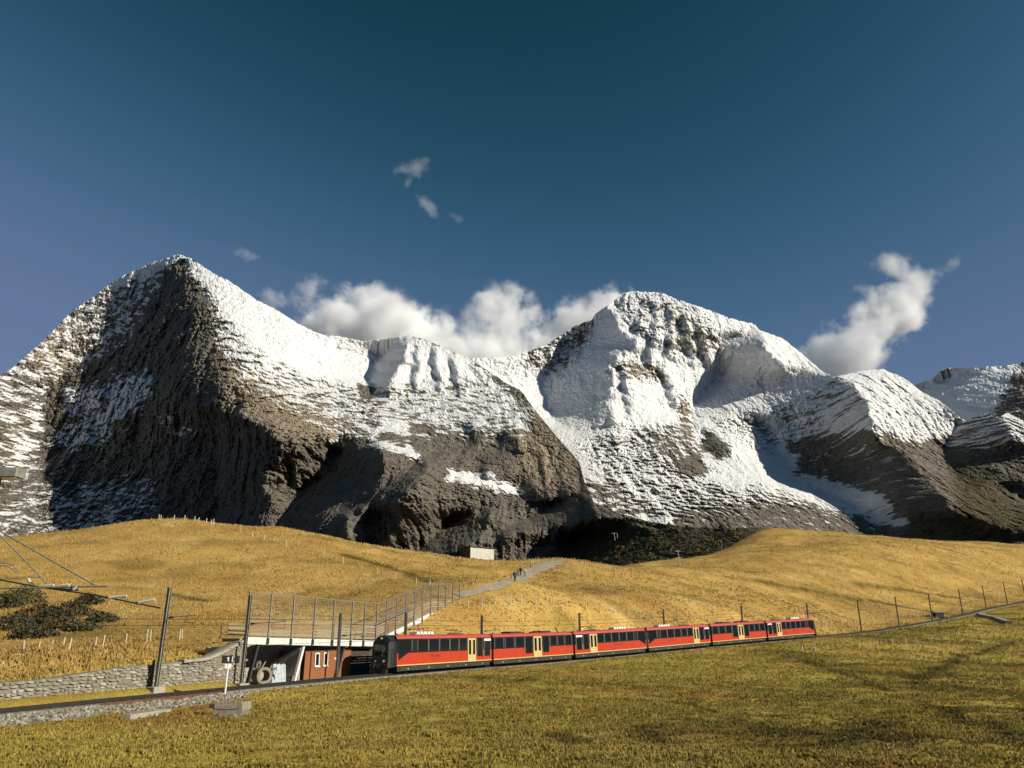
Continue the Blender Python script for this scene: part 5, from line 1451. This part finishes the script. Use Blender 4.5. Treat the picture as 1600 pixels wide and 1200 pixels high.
fence('row of pale stakes close behind the second train unit', [(1021, 968), (1038, 970), (1059, 972), (1080, 971), (1101, 972), (1123, 973), (1144, 974), (1179, 974), (1198, 973), (1285, 977), (1300, 978)], 11, w=0.13)
fence('row of pale stakes behind the track right of the train tail', [(1299, 980), (1315, 979), (1325, 979), (1336, 978), (1353, 976), (1364, 973), (1370, 970), (1379, 966), (1389, 967), (1393, 966), (1404, 967), (1411, 967), (1420, 966), (1427, 965), (1434, 966), (1445, 964), (1452, 962)], 9, w=0.13)
fence('row of pale stakes below the track at the right', [(1241, 1018), (1254, 1018), (1274, 1018), (1294, 1017), (1309, 1015), (1320, 1012), (1331, 1013), (1343, 1012), (1359, 1012), (1372, 1011), (1384, 1010), (1395, 1008), (1416, 1007), (1433, 1006), (1456, 1003), (1471, 1002), (1484, 998), (1498, 997), (1511, 994), (1529, 991), (1534, 989), (1549, 987), (1574, 984)], 10, w=0.12)
fence('few pale stakes beside the far track at the right edge', [(1492, 959), (1497, 957), (1508, 955), (1514, 954), (1548, 942), (1560, 938)], 8, w=0.14)
fence('cluster of tall thin stakes at the top of the footpath', [(830, 886), (834, 886), (837, 884), (840, 883)], [24, 24, 24, 22], wire=False, w=0.09)
fence('thin dark stakes along the footpath above the footbridge', [(727, 932), (749, 929), (768, 926), (793, 918)], [20, 20, 22, 22], w=0.05)
# small hut on the far crest
q = ground_at(745, 877.5)
q = P(745, 879, 203); q.z = gz(q.x, q.y) - 0.3
sh = thing('field_shed', 'little board shed on the far crest, its sunlit side coloured pale', 'shed', q, math.radians(33))
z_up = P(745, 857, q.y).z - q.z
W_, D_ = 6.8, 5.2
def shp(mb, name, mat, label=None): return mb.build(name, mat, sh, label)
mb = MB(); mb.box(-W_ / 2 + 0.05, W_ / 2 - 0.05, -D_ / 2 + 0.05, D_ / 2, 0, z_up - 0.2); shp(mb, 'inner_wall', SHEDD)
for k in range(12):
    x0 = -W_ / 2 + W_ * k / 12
    mb = MB(); mb.box(x0 + 0.012, x0 + W_ / 12 - 0.012, -D_ / 2 - random.uniform(0, 0.03), -D_ / 2 + 0.048, 0, z_up - 0.12); shp(mb, 'board', SHEDW)  # pale board colour stands for the sun on this side
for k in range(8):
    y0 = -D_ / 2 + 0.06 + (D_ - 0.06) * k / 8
    mb = MB(); mb.box(-W_ / 2 - random.uniform(0, 0.03), -W_ / 2 + 0.048, y0 + 0.012, y0 + D_ / 8 - 0.02, 0, z_up - 0.12); shp(mb, 'board', SHEDD)  # same boards coloured dark for the side turned from the sun
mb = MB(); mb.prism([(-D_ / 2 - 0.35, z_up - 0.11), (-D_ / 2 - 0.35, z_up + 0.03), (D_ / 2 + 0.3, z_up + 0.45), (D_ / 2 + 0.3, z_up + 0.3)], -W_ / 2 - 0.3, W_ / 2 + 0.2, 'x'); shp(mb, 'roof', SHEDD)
# walkers on the path: one skinned body each, clothes as their own children
SKIN = simple('skin', (0.45, 0.27, 0.18), 0.6, var=0.05)
def cloth(n, c): return simple(n, c, 0.85, var=0.12, scale=8)
def skinned(name, verts, edges, radii, mat, parent, sub=2):
    me = bpy.data.meshes.new(name); me.from_pydata(verts, edges, [])
    o = bpy.data.objects.new(name, me); COL.objects.link(o)
    m = o.modifiers.new('s', 'SKIN'); m.use_smooth_shade = True
    for i, r in enumerate(radii): me.skin_vertices[0].data[i].radius = (r, r) if not isinstance(r, tuple) else r
    me.skin_vertices[0].data[0].use_root = True
    s_ = o.modifiers.new('d', 'SUBSURF'); s_.levels = sub; s_.render_levels = sub
    dg = bpy.context.evaluated_depsgraph_get()
    m2 = bpy.data.meshes.new_from_object(o.evaluated_get(dg))
    bpy.data.objects.remove(o)
    m2.name = name; m2.materials.clear(); m2.materials.append(mat)
    r_ = bpy.data.objects.new(name, m2); return link(r_, parent)
def person(u, v, yaw, top, trou, hair, label, stride=0.25, pack=None, sc=1.0):
    q = ground_at(u, v)
    root = thing('person', label, 'person', q, yaw, 'walkers on the footpath'); root.scale = (sc,) * 3
    s = stride
    V = [(0, 0, 0.95), (0, 0, 1.18), (0, 0.0, 1.40), (0, -0.01, 1.52), (0, -0.02, 1.63), (0, -0.03, 1.72),
         (-0.09, 0, 0.90), (-0.10, -s * 0.5, 0.50), (-0.10, -s * 0.9 + 0.12, 0.07), (-0.10, -s * 0.9 - 0.04, 0.04),
         (0.09, 0, 0.90), (0.10, s * 0.35, 0.50), (0.10, s, 0.09), (0.10, s - 0.15, 0.04),
         (-0.19, 0, 1.42), (-0.25, s * 0.4, 1.15), (-0.24, s * 0.5 - 0.12, 0.92), (-0.24, s * 0.5 - 0.18, 0.84),
         (0.19, 0, 1.42), (0.25, -s * 0.3, 1.15), (0.24, -s * 0.5 - 0.12, 0.92), (0.24, -s * 0.5 - 0.18, 0.84)]
    E_ = [(0, 1), (1, 2), (2, 3), (3, 4), (4, 5), (0, 6), (6, 7), (7, 8), (8, 9), (0, 10), (10, 11), (11, 12), (12, 13), (2, 14), (14, 15), (15, 16), (16, 17), (2, 18), (18, 19), (19, 20), (20, 21)]
    R = [0.14, 0.13, 0.15, 0.055, 0.095, 0.085, 0.085, 0.06, 0.042, 0.04, 0.085, 0.06, 0.042, 0.04, 0.065, 0.042, 0.032, 0.035, 0.065, 0.042, 0.032, 0.035]
    skinned('body', V, E_, R, SKIN, root)
    skinned('jacket', V[:3] + [V[14], V[15], V[16], V[18], V[19], V[20]], [(0, 1), (1, 2), (2, 3), (3, 4), (4, 5), (2, 6), (6, 7), (7, 8)], [0.165, 0.155, 0.175, 0.085, 0.06, 0.05, 0.085, 0.06, 0.05], top, root)
    skinned('trousers', [V[0], V[6], V[7], V[8], V[10], V[11], V[12]], [(0, 1), (1, 2), (2, 3), (0, 4), (4, 5), (5, 6)], [0.155, 0.105, 0.078, 0.062, 0.105, 0.078, 0.062], trou, root)
    bm = bmesh.new(); bmesh.ops.create_icosphere(bm, subdivisions=2, radius=0.115)
    for vv in list(bm.verts):
        if vv.co.z < -0.03 and vv.co.y < 0.02: bm.verts.remove(vv)
    me = bpy.data.meshes.new('hair'); bm.to_mesh(me); bm.free(); me.materials.append(hair)
    h = inst(me, 'hair', root, (0, -0.01, 1.70))
    if pack:
        mb = MB(); mb.cbox(-0.16, 0.16, 0.14, 0.34, 1.0, 1.46, 0.05); mb.build('rucksack', pack, root)
    return root
K1, K2, K3, K4, K5 = cloth('navy_cloth', (0.02, 0.025, 0.045)), cloth('red_cloth', (0.30, 0.06, 0.04)), cloth('black_cloth', (0.012, 0.012, 0.014)), cloth('grey_cloth', (0.18, 0.17, 0.16)), cloth('pale_cloth', (0.45, 0.40, 0.36))
HAIR = cloth('brown_hair', (0.03, 0.02, 0.012))
person(804.5, 909.5, 0.3, K1, K3, HAIR, 'walker in dark blue jacket and black trousers nearest on the footpath', 0.3, sc=1.12)
person(809.5, 901, 2.9, K2, K4, HAIR, 'walker in a red jacket in the middle of the group on the path', 0.2, K4)
person(813.5, 899.5, 3.3, K3, K3, HAIR, 'walker dressed all in black in the middle of the group', 0.26, K3, 1.08)
person(820, 902.5, 0.2, K5, K4, HAIR, 'walker in a pale jacket at the right of the group', 0.28, sc=1.12)
# ski-lift pole, stakes and other poles on the far side
def pole_thing(u, v0, v1, Y, name, label, r, arms=(), mat=CONCL, lean=0.0):
    q = P(u, v1, Y); g = q.z
    root = thing(name, label, 'pole', (q.x, q.y, g - 0.6)); h = P(u, v0, Y).z - g
    mb = MB(); mb.tube([(0, 0, 0), (-lean * h, 0, h + 0.6)], r, 8, r2=r * 0.8); mb.build('pole', mat, root)
    for zf, w in arms:
        mb = MB(); mb.bar((-w / 2 - lean * h * zf, 0, h * zf + 0.6), (w / 2 - lean * h * zf, 0, h * zf + 0.62), r * 1.2, r * 1.2); mb.build('cross_arm', mat, root)
    return root
def gpole(u, v0, v1, **k):
    q = ground_at(u, v1); return pole_thing(u, v0, v1, q.y, **k)
gpole(1063, 860, 884, name='lift_pole', label='white pole with two cross arms above the dark wooded gully', r=0.12, arms=((0.95, 2.2), (0.52, 2.6)), lean=0.1)
gpole(1096, 886, 899, name='marker_pole', label='single short white marker pole on the grass of the right hill', r=0.13)
gpole(1128, 847, 862, name='lift_pole', label='faint thin pole on the crest of the right hill', r=0.07, mat=STEEL)
pole_thing(961, 833, 843, 700, 'lift_pole', 'left of two pale poles standing in the shaded gully', 0.2, arms=((0.97, 4.2),), lean=0.12)
pole_thing(965, 833, 840, 705, 'lift_pole', 'right of two pale poles standing in the shaded gully', 0.2, lean=0.08)
q = ground_at(1418, 984); pole_thing(1418, 966, 984, q.y, 'marker_pole', 'slim dark stake close in front of the track at the right', 0.07, mat=DARKST)
gpole(344, 976, 999, name='marker_pole', label='dark stake standing left of the end of the footbridge fence', r=0.06, mat=DARKST)
# stone channel and culvert beyond the track on the right
a, b = ground_at(1530, 962), ground_at(1577, 975)
ch = thing('stone_channel', 'pale low stone channel running down from the track at the right', 'channel', a)
mb = MB(); pts = [lerp(a, b, k) for k in np.linspace(0, 1, 12)]
for i, (p0, p1) in enumerate(zip(pts[:-1], pts[1:])):
    p0 = G3(p0.x, p0.y, 0.25) - a; p1 = G3(p1.x, p1.y, 0.25) - a
    m2 = MB(); m2.bar(p0, lerp(p0, p1, 0.97), 1.5, 0.9); m2.build('stone', STONES[(i * 7) % 4], ch)
q = ground_at(1468, 966)
cv = thing('culvert', 'dark square culvert mouth with pale stones beside the track at the right', 'culvert', q)
mb = MB(); mb.box(-1.2, 1.2, -0.6, 1.6, -0.3, 1.5); mb.build('mouth', SHEDD, cv)
mb = MB(); mb.box(-1.6, 1.6, -0.8, 1.7, 1.52, 1.85); mb.build('lintel', CONC, cv)
for k in range(9):
    me = STM[k]; o_ = inst(me, 'stone', cv, (random.uniform(-3.5, 4.5), random.uniform(-2.2, -0.9), random.uniform(-0.2, 0.25)), (0, random.uniform(-0.4, 0.4), random.uniform(-0.5, 0.5)), (random.uniform(0.8, 1.6), 0.9, random.uniform(0.5, 0.8)))

# ================================================================ SHRUBS
def leaf_cloud(n, rx, ry, rz, leaf, seed):
    r = np.random.default_rng(seed)
    c = r.normal(size=(n, 3)); c /= np.linalg.norm(c, axis=1)[:, None]
    rad = r.uniform(0.45, 1.0, n) ** 0.6 * (0.8 + 0.35 * fbm(c[:, 0] * 2.2 + seed, c[:, 1] * 2.2 + c[:, 2] * 2, 3, seed))
    p = c * rad[:, None] * np.array([rx, ry, rz]); p[:, 2] = np.abs(p[:, 2]) * 1.0 + 0.08 * rz
    a = r.normal(size=(n, 3)); a /= np.linalg.norm(a, axis=1)[:, None]
    b = np.cross(a, r.normal(size=(n, 3))); b /= np.linalg.norm(b, axis=1)[:, None]
    L = leaf * r.uniform(0.6, 1.4, n)[:, None]
    v = np.stack([p - a * L, p + b * L * 0.55, p + a * L, p - b * L * 0.55], 1).reshape(-1, 3)
    return v, [(4 * i, 4 * i + 1, 4 * i + 2, 4 * i + 3) for i in range(n)]
def shrub(u, v, rx, rz, mat, label, seed, n=1100, leaf=0.16):
    q = ground_at(u, v)
    rx *= 1.5; rz *= 1.45
    root = thing('shrub', label, 'shrub', (q.x, q.y, q.z - 0.1), 0, 'shrubs on the bank behind the stone wall')
    mb = MB(); vs, fs = leaf_cloud(n, rx, rx * 0.8, rz, leaf, seed); mb._add(vs, fs); mb.build('foliage', mat, root)
    mb = MB()
    for k in range(5): mb.tube([(0, 0, -0.1), (random.uniform(-0.5, 0.5) * rx, random.uniform(-0.4, 0.4) * rx, rz * 0.8)], 0.04, 5, r2=0.015)
    mb.build('stem', TWIG, root)
for k, (u, v, rx, rz, mat, lab) in enumerate([
    (8, 950, 1.9, 1.7, LEAF, 'dark shrub at the left edge, under the near arms'), (38, 944, 2.4, 2.0, LEAFG, 'green grey shrub right of the dark one at the left edge'),
    (22, 985, 2.1, 1.4, LEAF, 'low dark shrub in front of the green one near the left edge'), (60, 966, 2.3, 1.5, LEAFR, 'rusty red shrub left of the middle of the thicket'),
    (85, 975, 1.9, 1.5, LEAF, 'dark shrub in the middle of the thicket behind the stakes'), (110, 965, 2.1, 1.7, LEAF, 'tallest dark shrub in the right half of the thicket'),
    (105, 982, 1.7, 1.0, LEAFR, 'low rusty shrub at the foot of the thicket'), (138, 945, 1.6, 1.2, LEAF, 'small dark shrub high on the right side of the thicket'),
    (160, 972, 1.5, 0.9, LEAF, 'flat dark shrub at the right end of the thicket'), (55, 995, 2.0, 0.9, LEAF, 'low dark shrub just behind the pale stakes'), (130, 985, 1.7, 0.8, LEAFG, 'low olive shrub in front of the right end of the thicket')]):
    shrub(u, v, rx, rz, mat, lab, 40 + k)
# scrub and small trees that cover the shaded gully, far off
Um, Vm, Dm = E_UVD
msk = inpoly(Um, Vm, [(892, 872), (905, 850), (940, 825), (1000, 818), (1100, 822), (1180, 828), (1150, 850), (1100, 868), (1060, 888), (1020, 896), (960, 890)]) 
idx = np.argwhere(msk)
r_ = np.random.default_rng(3)
sel = idx[r_.choice(len(idx), min(300, len(idx)), replace=False)]
mb = MB()
tmpl = [leaf_cloud(34, 1, 1, 1.1, 0.38, 300 + k) for k in range(6)]
for n_, (i, j) in enumerate(sel):
    u, v, d = Um[i, j], Vm[i, j], Dm[i, j]
    if fbm(np.array([u / 30.0]), np.array([v / 22.0]), 3, 7)[0] < -0.12: continue
    p = P(u, v, d - 3); s = r_.uniform(3.0, 6.0)
    vs, fs = tmpl[n_ % 6]
    mb._add(vs * np.array([s, s, s * 1.2]) + np.array(p), fs, int(r_.integers(0, 3)))
mb.build('scrub', [simple('gully_scrub_a', (0.15, 0.115, 0.03), 0.9, var=0.4, scale=0.2), simple('gully_scrub_b', (0.085, 0.075, 0.022), 0.9, var=0.4, scale=0.2), simple('gully_scrub_c', (0.055, 0.055, 0.02), 0.9, var=0.4, scale=0.2)], kind='stuff')

# ================================================================ CLOUDS
def cloud_material(dens, off):
    m = bpy.data.materials.new('cloud_vapour'); m.use_nodes = True; nt = m.node_tree; nt.nodes.clear()
    tc = N(nt, 'ShaderNodeTexCoord'); ln = N(nt, 'ShaderNodeVectorMath', operation='LENGTH'); nt.links.new(tc.outputs['Object'], ln.inputs[0])
    ge = N(nt, 'ShaderNodeNewGeometry')
    sc = N(nt, 'ShaderNodeVectorMath', operation='SCALE'); sc.inputs['Scale'].default_value = 1 / 300.0; nt.links.new(ge.outputs['Position'], sc.inputs[0])
    no = N(nt, 'ShaderNodeTexNoise'); no.inputs['Scale'].default_value = 1.0; no.inputs['Detail'].default_value = 7; no.inputs['Roughness'].default_value = 0.68; nt.links.new(sc.outputs[0], no.inputs['Vector'])
    f = math_n(nt, 'SUBTRACT', off, math_n(nt, 'MULTIPLY', ln.outputs['Value'], 0.95))
    g = math_n(nt, 'ADD', f, math_n(nt, 'MULTIPLY', math_n(nt, 'SUBTRACT', no.outputs['Fac'], 0.5), 3.4))
    h = math_n(nt, 'MULTIPLY', math_n(nt, 'MAXIMUM', g, 0.0), dens)
    edge = math_n(nt, 'MULTIPLY', h, math_n(nt, 'MULTIPLY', math_n(nt, 'SUBTRACT', 1.0, ln.outputs['Value'], True), 4.0, True))
    pv = N(nt, 'ShaderNodeVolumePrincipled'); pv.inputs['Color'].default_value = (0.995, 0.995, 0.99, 1); pv.inputs['Anisotropy'].default_value = -0.1
    nt.links.new(edge, pv.inputs['Density'])
    out = N(nt, 'ShaderNodeOutputMaterial'); nt.links.new(pv.outputs[0], out.inputs['Volume'])
    return m
bm = bmesh.new(); bmesh.ops.create_icosphere(bm, subdivisions=3, radius=1.0); M_PUFF = {}
def puff_mesh(dens):
    if dens not in M_PUFF:
        me = bpy.data.meshes.new('puff'); bm.to_mesh(me); me.materials.append(cloud_material(dens, 0.72 if dens > 0.01 else 0.58)); M_PUFF[dens] = me
    return M_PUFF[dens]
def cloud(label, puffs, Y, dens, group='clouds behind the peaks'):
    c0 = P(puffs[0][0], puffs[0][1], Y)
    root = thing('cloud', label, 'cloud', c0, 0, group)
    for i, (u, v, ru, rv, rot) in enumerate(puffs):
        p = P(u, v, Y + 40 * i)
        k = (p.y * CP + p.z * SP) / F
        o = inst(puff_mesh(dens), 'puff', root, p - c0, (0, -math.radians(rot), 0), (1.35 * ru * k, max(ru, rv) * k * 0.9, 1.35 * rv * k))
cloud('long white cloud bank behind the snowy saddle between the peaks', [(600, 528, 130, 62, -14), (530, 530, 90, 45, 0), (690, 545, 90, 50, -20), (575, 475, 45, 34, -30)], 6600, 0.019)
cloud('rounded white cloud tower between the cloud bank and the right peak', [(788, 520, 58, 74, 0), (760, 480, 22, 28, 20), (775, 575, 90, 40, 0)], 6900, 0.019)
cloud('white cloud rising along the left shoulder of the right peak', [(920, 505, 78, 46, 24), (860, 530, 60, 40, 20), (975, 480, 50, 26, 5)], 7200, 0.017)
cloud('large white cloud leaning right above the right end of the snowy ridge', [(1320, 550, 75, 48, 38), (1375, 510, 62, 44, 40), (1410, 475, 44, 42, 50), (1280, 575, 60, 36, 20)], 6700, 0.017)
cloud('small white cloud with a hooked top, highest of the right group', [(1415, 428, 52, 24, -12), (1388, 415, 34, 22, -20)], 6800, 0.010)
cloud('short flat wisp left of the hooked cloud', [(1347, 451, 24, 11, 0)], 6800, 0.008)
cloud('faint wisp at the far right of the right group', [(1490, 412, 30, 13, 35)], 6800, 0.005)
cloud('small bright wisp high in the middle of the sky', [(645, 264, 30, 13, 14), (637, 288, 11, 22, -10), (664, 318, 30, 10, -40), (711, 338, 14, 9, -30)], 6800, 0.005)
cloud('thin wisp just right of the left summit', [(375, 393, 38, 10, -22)], 6400, 0.008)
cloud('small pale wisp above the left end of the cloud bank', [(482, 447, 34, 26, 10), (430, 465, 28, 20, -20)], 6500, 0.008)
bm.free()

# ================================================================ GRASS
def tuft_mesh(name, nb, seed, mat, spread=0.5, lean=0.5):
    r = random.Random(seed); mb = MB()
    for k in range(nb):
        a = r.uniform(0, 6.283); b = r.uniform(0, 6.283); d = r.uniform(0, spread) * 0.5
        h = r.uniform(0.55, 1.0); w = r.uniform(0.05, 0.09); l = r.uniform(0.1, lean) * h
        x, y = d * math.cos(a), d * math.sin(a); cx, cy = math.cos(b), math.sin(b); px, py = -cy * w, cx * w
        m = (x + cx * l * 0.35, y + cy * l * 0.35, h * 0.6); tp = (x + cx * l, y + cy * l, h)
        mb._add([(x - px, y - py, -0.1), (x + px, y + py, -0.1), (m[0] + px * 0.7, m[1] + py * 0.7, m[2]), (m[0] - px * 0.7, m[1] - py * 0.7, m[2]), tp], [(0, 1, 2, 3), (3, 2, 4)])
    me = bpy.data.meshes.new(name); me.from_pydata(mb.v, [], mb.f); me.materials.append(mat); return me
def blade_material():
    m, nt, b = nodes_of('grass_blade')
    a = attr(nt, 'tuft_colour', 'INSTANCER')
    nt.links.new(a.outputs['Color'], b.inputs['Base Color'])
    ge = N(nt, 'ShaderNodeNewGeometry'); sc1 = N(nt, 'ShaderNodeVectorMath', operation='SCALE'); sc1.inputs['Scale'].default_value = 0.45
    nt.links.new(ge.outputs['Normal'], sc1.inputs[0])
    ad = N(nt, 'ShaderNodeVectorMath', operation='ADD'); nt.links.new(attr(nt, 'lie', 'INSTANCER').outputs['Vector'], ad.inputs[1]); nt.links.new(sc1.outputs[0], ad.inputs[0])
    nm_ = N(nt, 'ShaderNodeVectorMath', operation='NORMALIZE'); nt.links.new(ad.outputs[0], nm_.inputs[0]); nt.links.new(nm_.outputs[0], b.inputs['Normal'])
    b.inputs['Roughness'].default_value = 0.85; b.inputs['Specular IOR Level'].default_value = 0.1
    return m
BLADE = blade_material()
tufts = bpy.data.collections.new('grass_tufts')
for k in range(4):
    o = bpy.data.objects.new('grass_tuft', tuft_mesh('grass_tuft', 11, 60 + k, BLADE)); tufts.objects.link(o)
rg = np.random.default_rng(21)
def scatter(n, s0, s1, y0, y1):
    s = rg.uniform(s0, s1, n); y = np.exp(rg.uniform(math.log(y0), math.log(y1), n)); return s * y, y
x1, y1 = scatter(230000, -0.86, 0.86, 13, 62)
x2, y2 = scatter(230000, -0.86, 0.86, 55, 250)
x3, y3 = scatter(110000, -0.3, 0.86, 240, 620)
st = rg.uniform(-62, 5, 9000); so_ = rg.uniform(1.9, 3.65, 9000)
sp_ = np.array([tuple(T(a, b))[:2] for a, b in zip(st, so_)])
gx_ = np.concatenate([x1, x2, x3, sp_[:, 0]]); gy_ = np.concatenate([y1, y2, y3, sp_[:, 1]])
t_, o_ = to_track(gx_, gy_)
keep = ~((o_ > -1.75) & (o_ < 1.9)) & ~((o_ > 3.65) & (o_ < 4.8) & (t_ < -17)) & ~((o_ > 2.3) & (o_ < 9.5) & (t_ > -20) & (t_ < 7)) & ~((o_ < -1.5) & (o_ > -1.9 - 4.3 * sstep(-20.5, -30, t_)) & (t_ < -21) & (rg.uniform(0, 1, len(gx_)) > 0.2))
clump = fbm(gx_ / 2.6, gy_ / 2.6, 3, 200) + 0.6 * fbm(gx_ / 11, gy_ / 11, 3, 205)
keep &= ((clump + rg.uniform(-0.55, 0.55, len(gx_))) > -0.22) | ((o_ > 1.8) & (o_ < 4))
pp = ground_at  # (path is kept clear below)
gx_, gy_, t_, o_, clump = gx_[keep], gy_[keep], t_[keep], o_[keep], clump[keep]
pc = [ground_at(u, v) for u, v in [(716, 932), (740, 926), (760, 921), (790, 912), (812, 903), (832, 893), (850, 885), (868, 877)]]
dm = np.full(len(gx_), 1e9)
for a, b in zip(pc[:-1], pc[1:]):
    ab = np.array([b.x - a.x, b.y - a.y]); q = np.stack([gx_ - a.x, gy_ - a.y], 1)
    h = np.clip((q @ ab) / (ab @ ab), 0, 1)
    dm = np.minimum(dm, np.linalg.norm(q - h[:, None] * ab, axis=1))
keep = dm > 2.2
gx_, gy_, t_, o_, clump = gx_[keep], gy_[keep], t_[keep], o_[keep], clump[keep]
gz_ = ground(gx_, gy_)
c = meadow_colour(gx_, gy_)
var = rg.uniform(0.78, 1.22, len(gx_))[:, None]
straw = (rg.uniform(0, 1, len(gx_)) < 0.10 + 0.25 * sstep(0.1, 0.6, clump))[:, None]
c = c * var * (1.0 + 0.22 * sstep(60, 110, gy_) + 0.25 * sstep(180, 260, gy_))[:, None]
c = np.where(straw, c * 0.5 + np.array([0.50, 0.35, 0.13]) * 0.5 * var, c)
size = np.clip(0.11 + 0.0014 * gy_, 0.12, 0.8) * rg.uniform(0.5, 1.25, len(gx_)) * (1 + 0.5 * np.clip(clump, -0.5, 0.8))
tall = (o_ > 4) & (o_ < 22) & (t_ < -18)
size = np.where(tall, size * 1.7, size)
size = np.where(gy_ > 230, size * 0.7, size)
size = np.where((o_ > 1.8) & (o_ < 4) & (t_ < 8), size * 0.5, size)
me = bpy.data.meshes.new('grass')
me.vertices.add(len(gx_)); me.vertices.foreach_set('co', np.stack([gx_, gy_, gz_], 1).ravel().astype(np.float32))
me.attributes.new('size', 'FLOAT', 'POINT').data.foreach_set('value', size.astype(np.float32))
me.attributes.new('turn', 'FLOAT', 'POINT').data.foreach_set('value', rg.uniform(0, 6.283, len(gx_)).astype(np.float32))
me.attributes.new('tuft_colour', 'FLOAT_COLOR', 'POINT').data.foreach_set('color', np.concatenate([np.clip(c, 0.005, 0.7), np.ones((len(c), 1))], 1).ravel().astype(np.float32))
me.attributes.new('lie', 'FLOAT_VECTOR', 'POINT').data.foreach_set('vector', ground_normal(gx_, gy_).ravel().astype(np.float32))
go = bpy.data.objects.new('grass', me); link(go); go['kind'] = 'stuff'
ng = bpy.data.node_groups.new('grass_scatter', 'GeometryNodeTree')
ng.interface.new_socket('Geometry', in_out='INPUT', socket_type='NodeSocketGeometry'); ng.interface.new_socket('Geometry', in_out='OUTPUT', socket_type='NodeSocketGeometry')
gi = ng.nodes.new('NodeGroupInput'); gout = ng.nodes.new('NodeGroupOutput')
ci = ng.nodes.new('GeometryNodeCollectionInfo'); ci.inputs['Collection'].default_value = tufts; ci.inputs['Separate Children'].default_value = True; ci.inputs['Reset Children'].default_value = True
ip = ng.nodes.new('GeometryNodeInstanceOnPoints'); ip.inputs['Pick Instance'].default_value = True
at1 = ng.nodes.new('GeometryNodeInputNamedAttribute'); at1.data_type = 'FLOAT'; at1.inputs['Name'].default_value = 'size'
at2 = ng.nodes.new('GeometryNodeInputNamedAttribute'); at2.data_type = 'FLOAT'; at2.inputs['Name'].default_value = 'turn'
cx = ng.nodes.new('ShaderNodeCombineXYZ'); er = ng.nodes.new('FunctionNodeEulerToRotation')
ng.links.new(at2.outputs['Attribute'], cx.inputs['Z']); ng.links.new(cx.outputs[0], er.inputs[0])
ng.links.new(gi.outputs[0], ip.inputs['Points']); ng.links.new(ci.outputs[0], ip.inputs['Instance'])
ng.links.new(er.outputs[0], ip.inputs['Rotation']); ng.links.new(at1.outputs['Attribute'], ip.inputs['Scale'])
ng.links.new(ip.outputs[0], gout.inputs[0])
md = go.modifiers.new('scatter', 'NODES'); md.node_group = ng

# loose ballast stones along the line
mb = MB(); ppx = []; pps = []
rp = np.random.default_rng(31)
for k in range(9000):
    t = rp.uniform(-58, 60); left = t < -21
    o = -rp.uniform(1.5, 2.2 + (3.6 * float(sstep(-20.5, -30, t)) if left else 0.25)) if rp.uniform() < 0.72 else rp.uniform(1.5, 2.3)
    p = T(t, o); ppx.append((p.x, p.y, 0)); pps.append(rp.uniform(0.05, 0.13) * (1.3 if left else 1))
ppx = np.array(ppx); ppx[:, 2] = ground(ppx[:, 0], ppx[:, 1]) + 0.08
me = bpy.data.meshes.new('ballast_stones'); me.vertices.add(len(ppx)); me.vertices.foreach_set('co', ppx.ravel().astype(np.float32))
me.attributes.new('size', 'FLOAT', 'POINT').data.foreach_set('value', np.array(pps, np.float32))
me.attributes.new('turn', 'FLOAT', 'POINT').data.foreach_set('value', rp.uniform(0, 6.283, len(ppx)).astype(np.float32))
pebbles = bpy.data.collections.new('ballast_pieces')
for k in range(4):
    bmx = bmesh.new(); bmesh.ops.create_icosphere(bmx, subdivisions=1, radius=1.0)
    for v in bmx.verts: v.co = Vector((v.co.x * rp.uniform(0.7, 1.2), v.co.y * rp.uniform(0.7, 1.2), v.co.z * rp.uniform(0.45, 0.9)))
    m_ = bpy.data.meshes.new('ballast_piece'); bmx.to_mesh(m_); bmx.free(); m_.materials.append(STONES[k]); pebbles.objects.link(bpy.data.objects.new('ballast_piece', m_))
bo = bpy.data.objects.new('ballast_stones', me); link(bo); bo['kind'] = 'stuff'
ng2 = ng.copy(); ng2.name = 'pebble_scatter'
for nd in ng2.nodes:
    if nd.bl_idname == 'GeometryNodeCollectionInfo': nd.inputs['Collection'].default_value = pebbles
bo.modifiers.new('scatter', 'NODES').node_group = ng2
